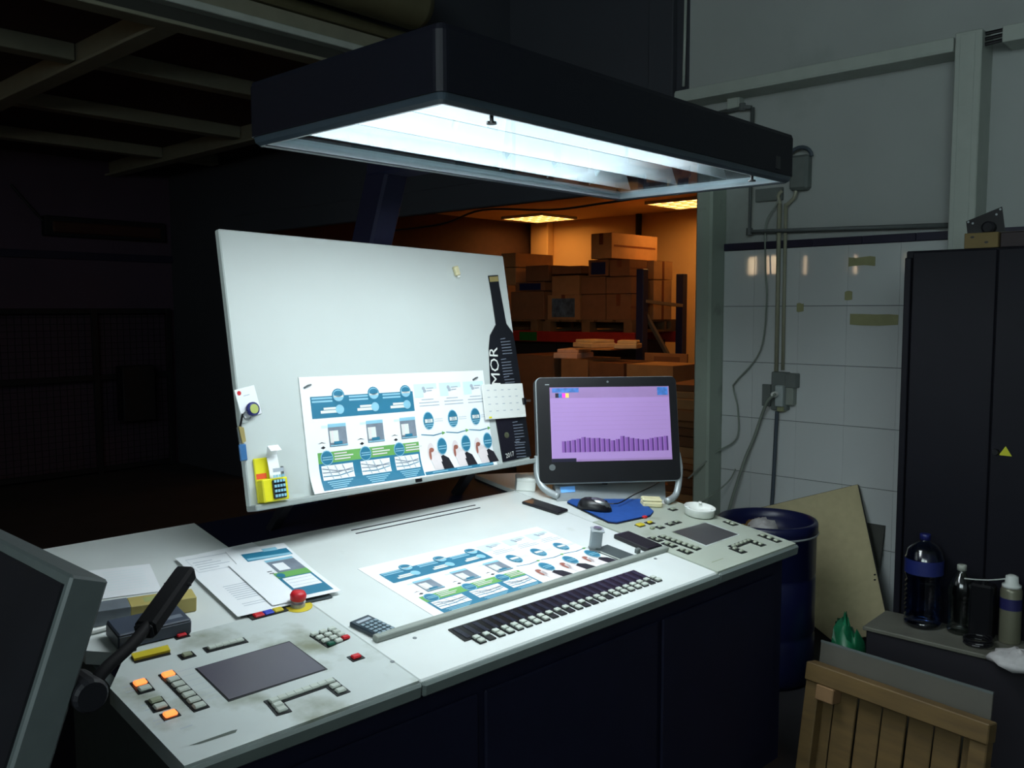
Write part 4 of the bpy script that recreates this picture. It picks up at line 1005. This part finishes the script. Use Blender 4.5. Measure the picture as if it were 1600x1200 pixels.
MB().box(L-.05, L-.004, -Hc+.002, -.055, -.028, .012, None, .003).build('corner_post', wood, t)
p = onX(1345, 1010, 3.3); tag(crumple(.085, .085, .29, 21).build('green_bag', M('bag_green', (.10, .42, .28), .4, var=.3, scale=25), None, T(3.45, 1.345, 0), True), 'crumpled green plastic bag in front of the chipboard panel', 'bag')

# ================================================================== WALL FITTINGS
def W3(px, py, off=.02): return onX(px, py, WX-off)
def along(zpx, y0, y1, d0, d1, h0, h1, c=.003): return box(WX-d1, WX-d0, y0, y1, h0, h1, c)
a = W3(1095, 150, .05); b = W3(1494, 52, .05); c0 = W3(1485, 85, .05)
LD = .15
ztop = W3(1400, 75, LD).z; zbot = W3(1400, 97, LD).z
t = thing('cable_trunking', 'pale cable trunking running along the upper right wall', 'trunking')
ye = W3(1490, 70, LD).y
box(WX-LD, WX+.012, ye, 2.62, zbot, ztop, .003).build('trunk_run', trunk_m, t); box(WX-LD-.002, WX-LD, ye, 2.62, zbot+.01, ztop-.01).build('trunk_lid', trunk_m, t)
VD = .155
y1_, y0_ = W3(1487, 200, VD).y, W3(1529, 200, VD).y; zb = W3(1478, 392, VD).z
t = thing('cable_trunking', 'wide vertical cable trunking dropping behind the cabinet', 'trunking')
box(WX-VD, WX+.012, y0_, y1_, zb-.25, ztop+.012, .004).build('trunk_run', trunk_m, t); box(WX-VD-.003, WX-VD, y0_+.026, y1_-.022, zb-.02, ztop, .001).build('trunk_lid', trunk_m, t)
t = thing('cable_trunking', 'open ended trunking with cables at the top right corner', 'trunking')
yo = W3(1566, 50, LD).y
box(WX-LD, WX+.012, -.6, yo, zbot, ztop+.005, .003).build('trunk_run', trunk_m, t)
for k in range(3): MB().tube([(WX-.12, yo-.03, zbot+.02+.02*k), (WX-.122, y0_-.004, zbot+.012+.022*k)], .008, 8).build('cable', black, t)
# conduit pipe loop
def wpipe(name, label, pts, r, mat, off, cat='pipe', k=1, fit=True):
    P = [W3(x_, y_, off) for x_, y_ in pts]; t = thing(name, label, cat)
    MB().tube(smooth_path(P, k) if k > 1 else P, r, 10).build('pipe_run', mat, t, None, True)
    if fit:
        for q_ in P[1:-1]: MB().lathe([(r*1.5, -r*1.6), (r*1.5, r*1.6)], 12, T(*q_)).build('elbow', mat, t)
        q_ = P[-1]
    return t
wpipe('steel_pipe', 'dark steel pipe dropping down the wall then running level above the tiles', [(1176, 168), (1171, 362), (1503, 351)], .011, pipe_m, .03)
wpipe('steel_pipe', 'short dark pipe stub under the trunking end', [(1118, 178), (1160, 167), (1174, 168)], .011, pipe_m, .03)
t = wpipe('conduit', 'left one of two cream conduits running down the tiles', [(1218, 318), (1213, 580)], .011, M('conduit_cream', (.60, .60, .52), .5), .02)
t = wpipe('conduit', 'right one of two cream conduits running down the tiles', [(1228, 318), (1223, 578)], .009, MATS['conduit_cream'], .02)
wpipe('steel_pipe', 'thin pale pipe high on the wall left of the trunking', [(1072, -20), (1068, 135)], .008, trunk_m, .03)
# junction boxes
t = thing('junction_box', 'large grey junction box half hidden by the right end of the hood', 'junction box')
p, q = W3(1232, 298, .05), W3(1262, 240, .05)
box(WX-.05, WX+.012, q.y, p.y, p.z, q.z, .012).build('box_body', socket_m, t); box(WX-.056, WX-.05, q.y+.01, p.y-.01, p.z+.01, q.z-.01, .003).build('lid', socket_m, t)
k = W3(1250, 243, .04); MB().tube([(k.x, k.y+.06*math.cos(a_*.35), k.z-.01+.05*math.sin(a_*.35)) for a_ in range(10)], .010, 8).build('cable_loop', cable_d, t)
k = W3(1215, 315, .03)
MB().tube(smooth_path([W3(1222, 298, .03), W3(1216, 306, .03), W3(1219, 318, .02)]), .009, 8).build('conduit_end', MATS['conduit_cream'], t)
MB().tube(smooth_path([W3(1244, 298, .03), W3(1240, 310, .03), W3(1229, 320, .02)]), .009, 8).build('conduit_end', MATS['conduit_cream'], t)
t = thing('wall_plate', 'flat grey plate on the wall behind the conduit tops', 'plate')
p, q = W3(1180, 316, .01), W3(1222, 292, .01); box(WX-.012, WX+.012, q.y, p.y, p.z, q.z, .002).build('plate', socket_m, t); box(WX-.015, WX-.012, q.y+.01, p.y-.01, p.z+.01, q.z-.01).build('cover', socket_m, t)
t = thing('wall_plate', 'small grey box under the trunking near the post', 'plate')
p, q = W3(1137, 172, .03), W3(1157, 146, .03); box(WX-.04, WX+.012, q.y, p.y, p.z, q.z, .003).build('box_body', trunk_m, t); box(WX-.043, WX-.04, q.y+.008, p.y-.008, p.z+.008, q.z-.008).build('cover', trunk_m, t)
# sockets
t = thing('wall_socket', 'double grey surface socket with a white plug on the tiles', 'socket')
def sb(nm, x0, y0, x1, y1, d, m, c=.004):
    p, q = W3(x0, y1, d), W3(x1, y0, d); return box(WX-d, WX-.002, q.y, p.y, p.z, q.z, c).build(nm, m, t)
sb('socket_body', 1204, 582, 1230, 640, .045, socket_m); sb('socket_body', 1226, 584, 1244, 606, .05, socket_m); sb('socket_body', 1227, 606, 1239, 633, .05, M('socket_pale', (.55, .58, .55), .5))
sb('socket_lid', 1190, 601, 1204, 634, .02, socket_m, .002); sb('socket_body', 1210, 603, 1223, 635, .07, M('plug_pale', (.66, .70, .70), .5)); sb('socket_foot', 1213, 634, 1224, 643, .05, M('socket_yellow', (.56, .58, .44), .5))
k = W3(1212, 616, .08); MB().lathe([(.016, 0), (.014, .03), (.006, .045)], 14, T(*k) @ RY(R(-90))).build('plug', white_c, t)
def cable(label, pts, r, mat, off=.03):
    P = [onX(x_, y_, WX-o_) for (x_, y_, o_) in [(p[0], p[1], p[2] if len(p) > 2 else off) for p in pts]]
    return tag(MB().tube(smooth_path(P, 6), r, 8).build('power_cable', mat, None, None, True), label, 'cable')
cable('thin grey cable wandering down from the junction box to the post', [(1217, 300), (1213, 320), (1197, 350), (1196, 420), (1198, 470), (1188, 548), (1150, 596), (1146, 606), (1153, 640), (1151, 685), (1120, 706, .05), (1098, 726, .16), (1075, 748, .18)], .0045, cable_l)
cable('white flex bending from the plug down to the console', [(1211, 616, .12), (1200, 626, .10), (1190, 650, .05), (1178, 685, .04), (1165, 715, .05), (1150, 760, .06), (1138, 800, .08), (1128, 840, .1)], .008, cable_l)
cable('thick dark cable hanging straight down from the socket', [(1214, 643, .04), (1212, 680, .03), (1209, 740, .03), (1205, 800, .03), (1200, 860, .03)], .010, cable_d)
cable('grey lead with inline plug near the foot of the post', [(1149, 733, .04), (1140, 750, .05), (1120, 768, .12), (1095, 786, .2), (1070, 800, .25)], .004, cable_l)
for lab, (x0, y0, x1, y1) in (('upper strip of yellowed masking tape on the tiles', (1326, 401, 1368, 416)), ('lower long strip of yellowed masking tape on the tiles', (1328, 491, 1404, 508)), ('small blob of yellowed tape near a tile corner', (1320, 455, 1332, 468)), ('tiny scrap of yellowed tape on the grout line', (1245, 474, 1256, 487))):
    p, q = W3(x0, y1, .004), W3(x1, y0, .004); rnd = random.Random(x0)
    pl = [(-p.y+(p.y-q.y)*f, q.z+(rnd.uniform(-.004, .004))) for f in (1, .8, .55, .3, 0)]+[(-p.y+(p.y-q.y)*f, p.z+(rnd.uniform(-.004, .004))) for f in (0, .25, .6, 1)]
    tag(MB().prism(pl, 0, .0012, Matrix(((0, 0, -1, WX-.0055), (-1, 0, 0, 0), (0, 1, 0, 0), (0, 0, 0, 1)))).build('tape_strip', masking), lab, 'tape')

# ================================================================== DUCT, BACK WALL FITTINGS
p = onY(662, 12, 3.7)
t = thing('ribbed_duct', 'ribbed olive air duct running along the mezzanine edge', 'duct')
prof = []
for i in range(60): prof += [(.13, .03*i), (.123, .03*i+.015)]
MB().lathe(prof+[(.11, 1.82), (.05, 1.86)], 24, T(p.x-1.84, 3.70, p.z) @ RY(R(90))).build('duct_body', olive_m, t, None, True)
MB().box(p.x-1.2, p.x-1.16, 3.69, 3.71, p.z, CZ).build('hanger', pipe_m, t)
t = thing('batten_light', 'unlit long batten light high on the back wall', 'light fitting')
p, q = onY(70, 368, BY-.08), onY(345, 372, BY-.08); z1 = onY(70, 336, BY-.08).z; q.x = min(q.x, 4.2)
box(p.x, q.x, BY-.10, BY-.001, p.z, z1, .01).build('batten_body', machine_d, t); box(p.x+.06, q.x-.06, BY-.13, BY-.10, p.z+.03, z1-.05, .01).build('batten_cover', M('batten_glint', (.22, .12, .10), .4), t)  # an orange glint is put into the colour of the cover
MB().tube([(p.x, BY-.05, z1-.05), (p.x-.25, BY-.04, z1+.25)], .012, 8).build('feed_cable', black, t)
# wire mesh cage door on the back wall
p, q = onY(-40, 482, BY-.12), onY(296, 482, BY-.12)
t = thing('mesh_cage', 'dark wire mesh cage gate standing against the back wall', 'cage')
x0, x1, zt = p.x, min(q.x, 4.2), p.z
for (a, b) in ((x0, x0+.05), (x1-.05, x1), ((x0+x1)/2+.1, (x0+x1)/2+.15)): box(a, b, BY-.14, BY-.10, 0, zt, .004).build('cage_post', machine_d, t)
for z in (zt-.05, .9, .03): box(x0, x1, BY-.135, BY-.105, z, z+.05, .004).build('cage_rail', machine_d, t)
g = MB()
for i in range(int((x1-x0)/.06)): a = x0+.06*i; g.box(a, a+.006, BY-.122, BY-.116, .05, zt)
for j in range(int(zt/.06)): z = .05+.06*j; g.box(x0, x1, BY-.122, BY-.116, z, z+.006)
tag(g.build('wire_mesh', machine_d, t), None, None, None, 'stuff')
p, q = onY(195, 660, BY-.3), onY(242, 570, BY-.3); box(p.x, q.x, BY-.30, BY-.14, p.z, q.z, .01).build('lock_box', machine_d, t)
# wire hanging across the opening
P = [onX(*z, WX-.08) for z in ((600, 362), (690, 350), (755, 328), (860, 328), (940, 318), (1060, 300))]
tag(MB().tube(smooth_path(P, 6), .007, 6).build('hanging_wire', black, None, None, True), 'black wire sagging across the store room opening', 'wire')

# ================================================================== STORE ROOM STOCK
RXF, RXR, RY0, RZB = 7.0, 7.7, 4.74, 1.33
t = thing('pallet_rack', 'blue and red pallet rack full of cartons in the store room', 'rack')
rt_ = [onX(1001, 420, RXF).z, onX(1056, 428, RXR).z]
for x_, zt in ((RXF, rt_[0]), (RXR, rt_[1])):
    for yy in (RY0, 7.2):
        up_ = box(x_, x_+.09, yy, yy+.08, 0, zt, .006).build('upright', rack_b, t)
        box(x_-.02, x_+.11, yy-.02, yy+.10, 0, .01).build('foot_plate', rack_b, up_)
for x_ in (RXF-.02, RXR+.02): box(x_, x_+.05, RY0+.08, 7.2, RZB-.11, RZB, .006).build('beam', rack_r, t)
MB().bar((RXF+.05, RY0+.02, RZB+.30), (RXR, RY0+.02, RZB+.26), .03, .05, (0, 1, 0)).build('brace', M('brace_grey', (.55, .5, .42), .5), t)
MB().bar((RXF+.05, RY0+.02, RZB+.20), (RXR, RY0+.02, RZB-.45), .03, .04, (0, 1, 0)).build('brace', MATS['brace_grey'], t)
MB().bar((RXR, RY0+.02, RZB-.45), (RXF+.05, RY0+.02, RZB-1.1), .03, .04, (0, 1, 0)).build('brace', MATS['brace_grey'], t)
p = onX(825, 514, RXF-.025); box(RXF-.026, RXF-.02, p.y-.12, p.y+.12, RZB-.10, RZB-.01).build('green_tag', M('tag_green', (.10, .40, .14), .5), t)
# pallets on the beams
for i, (y0, y1) in enumerate(((6.05, 7.15), (4.86, 5.98))):
    t = thing('wooden_pallet', 'wooden pallet at the %s end of the rack shelf' % ('left' if i == 0 else 'right'), 'pallet', T(0, 0, RZB))
    for k in range(5): box(RXF+.0, RXR+.1, y0+(y1-y0)*k/5+.01, y0+(y1-y0)*(k+1)/5-.03, .10, .12).build('deck_board', wood_d, t)
    for yy in (y0, (y0+y1)/2-.05, y1-.1):
        for xx in (RXF, RXR-.02): box(xx, xx+.1, yy, yy+.1, .02, .10).build('block', wood_d, t)
        box(RXF, RXR+.1, yy, yy+.1, 0, .02).build('runner', wood_d, t)
    box(RXR-.14, RXR-.10, y0, y1, .02, .10).build('gap_filler', wood_d, t)  # added board closing the pallet gaps, in place of their shadow
def carton(label, px0, py0, px1, py1, X, depth, mat=card, zb=None, cat='carton', tape=True, tag_m=None, nm='cardboard_box', rot=0):
    a, b = onX(px0, py1, X), onX(px1, py0, X); y1, y0 = a.y, b.y; z0 = a.z if zb is None else zb; z1 = b.z
    zt = z1
    cx_, cy_ = X+depth/2, (y0+y1)/2
    t = thing(nm, label, cat, T(cx_, cy_, z0) @ RZ(rot))
    hx, hy, H = depth/2, (y1-y0)/2, zt-z0
    MB().box(-hx, hx, -hy+.002, hy-.002, 0, H-.003, None, .004).build('box_body', mat, t)
    MB().box(-hx, hx, -hy+.002, -.003, H-.003, H).build('top_flap', mat, t); MB().box(-hx, hx, .003, hy-.002, H-.003, H).build('top_flap', mat, t)
    if tape:
        MB().box(-hx-.001, -hx, -.025, .025, H*.55, H).build('tape', tape_b, t); MB().box(-hx*.9, hx*.9, -hy+.0005, -hy+.002, H*.46, H*.54).build('tape', tape_b, t)
    if tag_m: MB().box(-hx-.002, -hx, -hy*.7, hy*.7, H*.1, H*.85).build('label', tag_m, t)
    return t
RB = RZB+.12
lab_b = M('label_dark_blue', (.06, .12, .30), .5); lab_w = M('label_photo', (.30, .36, .42), .5, var=.6, scale=18)
S = RXF+.03
zt_ = lambda py: onX(900, py, S).z
z1_, z2_, z3_ = zt_(461), zt_(432), zt_(406)
rows = [
 ('brown carton on the shelf behind the bottle calendar', 798, 455, 850, 500, .62, card3, RB, None),
 ('brown carton with a photo label in the lower shelf row', 855, 460, 906, 500, .62, card, RB, lab_w),
 ('plain brown carton right of the photo label carton', 908, 460, 946, 500, .62, card3, RB, None),
 ('brown carton in the lower row beside the rack upright', 947, 459, 986, 500, .30, card3, RB, None),
 ('carton with a small blue label in the second row', 805, 440, 852, 455, .60, card3, None, lab_b),
 ('plain carton second row below the open top carton', 862, 430, 905, 461, .60, card, None, None),
 ('brown carton second row between plain carton and blue label', 907, 432, 946, 460, .60, card3, None, None),
 ('brown carton second row beside the rack upright', 947, 432, 986, 459, .30, card3, None, None),
 ('dark carton with a raised flap at the top left of the shelf', 821, 414, 857, 440, .55, card3, None, None),
 ('low brown carton on the third row', 862, 415, 908, 429, .50, card3, None, None),
 ('carton with a big dark blue label below the tall carton', 919, 405, 951, 432, .60, card3, None, lab_b),
 ('brown carton third row beneath the tall carton', 952, 405, 984, 432, .30, card3, None, None),
 ('tall carton with crossing brown tape on top of the shelf stack', 923, 363, 956, 405, .80, card2, None, None),
 ('amber lit carton at the far left of the shelf', 783, 395, 806, 418, .62, card2, None, None),
 ('amber lit carton under the far left carton', 786, 418, 806, 446, .62, card2, None, None)]
for (lab, x0, y0, x1, y1, dp, m_, zb, tg) in rows: carton(lab, x0, y0, x1, y1, S, dp, m_, zb, tag_m=tg, tape='tall' in lab or 'lower' in lab)
# right bay cartons between the uprights
Zr = lambda py: onX(1030, py, RXR-.2).z
for lab, x0, x1, y0, y1, za, zc in (('bright carton at the rack end on the upper layer', 7.36, 7.70, 4.86, 5.2, Zr(437), Zr(408)), ('large amber carton at the rack end on the lower layer', 7.36, 7.69, 4.86, 5.2, RB, Zr(438))):
    t = thing('cardboard_box', lab, 'carton', T((x0+x1)/2, (y0+y1)/2, za)); hx, hy, H = (x1-x0)/2, (y1-y0)/2, zc-za
    m_ = card2 if 'bright' in lab or 'amber' in lab else card
    MB().box(-hx, hx, -hy, hy, 0, H-.003, None, .004).build('box_body', m_, t)
    MB().box(-hx, -.003, -hy, hy, H-.003, H).build('top_flap', m_, t); MB().box(.003, hx, -hy, hy, H-.003, H).build('top_flap', m_, t); MB().box(-.02, .02, -hy-.001, -hy, 0, H-.003).build('tape', tape_b, t)
# loose stock in front of the rack
fl = 0
for (lab, x0, y0, x1, y1, X, dp, m_) in (
 ('open pale carton with hand holes in front of the rack', 978, 572, 1052, 640, 6.0, .45, card2),
 ('brown carton under the heap of paper', 876, 562, 918, 660, 6.1, .5, card),
 ('dark brown carton between the paper heap and the open carton', 920, 568, 975, 660, 6.1, .5, card3),
 ('dark carton at the left foot of the rack', 806, 556, 866, 700, 6.2, .6, card3),
 ('large dark crate under the shelf at its left', 800, 534, 868, 700, 7.15, .5, M('crate_dark', (.16, .10, .09), .8)),
 ('large dark crate under the middle of the shelf', 870, 533, 935, 700, 7.15, .5, M('crate_dark', (.16, .10, .09), .8)),
 ('large dark crate under the right end of the shelf', 937, 533, 996, 700, 7.15, .5, M('crate_dark', (.16, .10, .09), .8))):
    carton(lab, x0, y0, x1, y1, X, dp, m_, 0.0, tape=False)
p = onX(1015, 572, 6.0)
t = thing('carton_flap_sheet', 'raised cardboard flap behind the open pale carton', 'cardboard'); 
MB().box(6.62, 6.64, onX(1052, 560, 6.4).y, onX(985, 560, 6.4).y, 0, onX(1010, 553, 6.43).z, None, .002).build('flap', card, t); MB().box(6.615, 6.62, onX(1040, 560, 6.4).y, onX(1000, 560, 6.4).y, .9, onX(1010, 558, 6.43).z).build('crease', card3, t)
zt = onX(897, 562, 6.1).z
k = 0
for lab, px, py, w_, d_, h_, a_, m_ in (('crumpled pink wrapping sheet on the heap of paper', 893, 555, .24, .34, .085, .2, M('wrap_pink', (.86, .72, .64), .8, var=.1)),
                           ('folded pale paper bundle on top of the heap', 925, 545, .30, .26, .07, -.3, M('wrap_cream', (.86, .76, .58), .8, var=.1)),
                           ('flat cardboard sheet under the paper bundles', 940, 560, .34, .40, .014, .1, card2),
                           ('pale folded paper beside the pink wrapping', 978, 549, .20, .24, .07, .4, M('wrap_cream', (.86, .76, .58), .8, var=.1))):
    p = onX(px, py, 6.3)
    zz = {0: zt, 1: zt+.104, 2: zt+.088, 3: zt+.104}[k]; k += 1
    t = thing('paper_bundle', lab, 'paper', T(6.33, p.y, zz) @ RZ(a_))
    MB().box(-d_/2, d_/2, -w_/2, w_/2, 0, h_*.6, None, .006).build('bundle', m_, t); MB().box(-d_/2+.02, d_/2-.01, -w_/2+.01, w_/2-.02, h_*.6, h_, RZ(.08), .006).build('top_fold', m_, t)
yj = [onX(1052+0*i, 600, 5.6).y for i in range(1)][0]
zb = 0
for i in range(8):
    h_ = (.16, .10, .14, .08, .15, .12, .16, .10)[i]; 
    t = thing('flat_cardboard', ('%s bundle of flattened cartons counted from the floor beside the post' % ('first', 'second', 'third', 'fourth', 'fifth', 'sixth', 'seventh', 'topmost')[i]), 'cardboard', T(5.75+.03*(i % 3), yj-.22, zb) @ RZ(.06*((i*7) % 5-2)))
    for j in range(2): MB().box(-.28, .28, -.24, .24, h_*j/2+.003, h_*(j+1)/2, T(.01*j, .012*(j-.5)), .003).build('flat_carton', (card, card2, card3)[(i+j) % 3], t)
    zb += h_

# repeats of one kind share a group
GROUPS = dict(cardboard_box='cartons in the store room', wooden_pallet='pallets on the rack shelf', flat_cardboard='bundles of flattened cartons beside the post', paper_bundle='papers heaped on the cartons',
              paper_sheet='loose sheets on the console', printed_sheet='printed proof sheets', conduit='cream conduits on the tiles', steel_pipe='pipes on the right wall', cable_trunking='trunking on the right wall',
              power_cable='cables by the wall socket', tape_strip='old tape on the tiles', water_bottle='bottles on the low cupboard', crumpled_rag='rags in the drum', wire_hook='hooks holding the hanging proof', wall_plate='plates on the right wall')
for o in bpy.data.objects:
    b = o.name.split('.')[0]
    if o.parent is None and b in GROUPS: o['group'] = GROUPS[b]
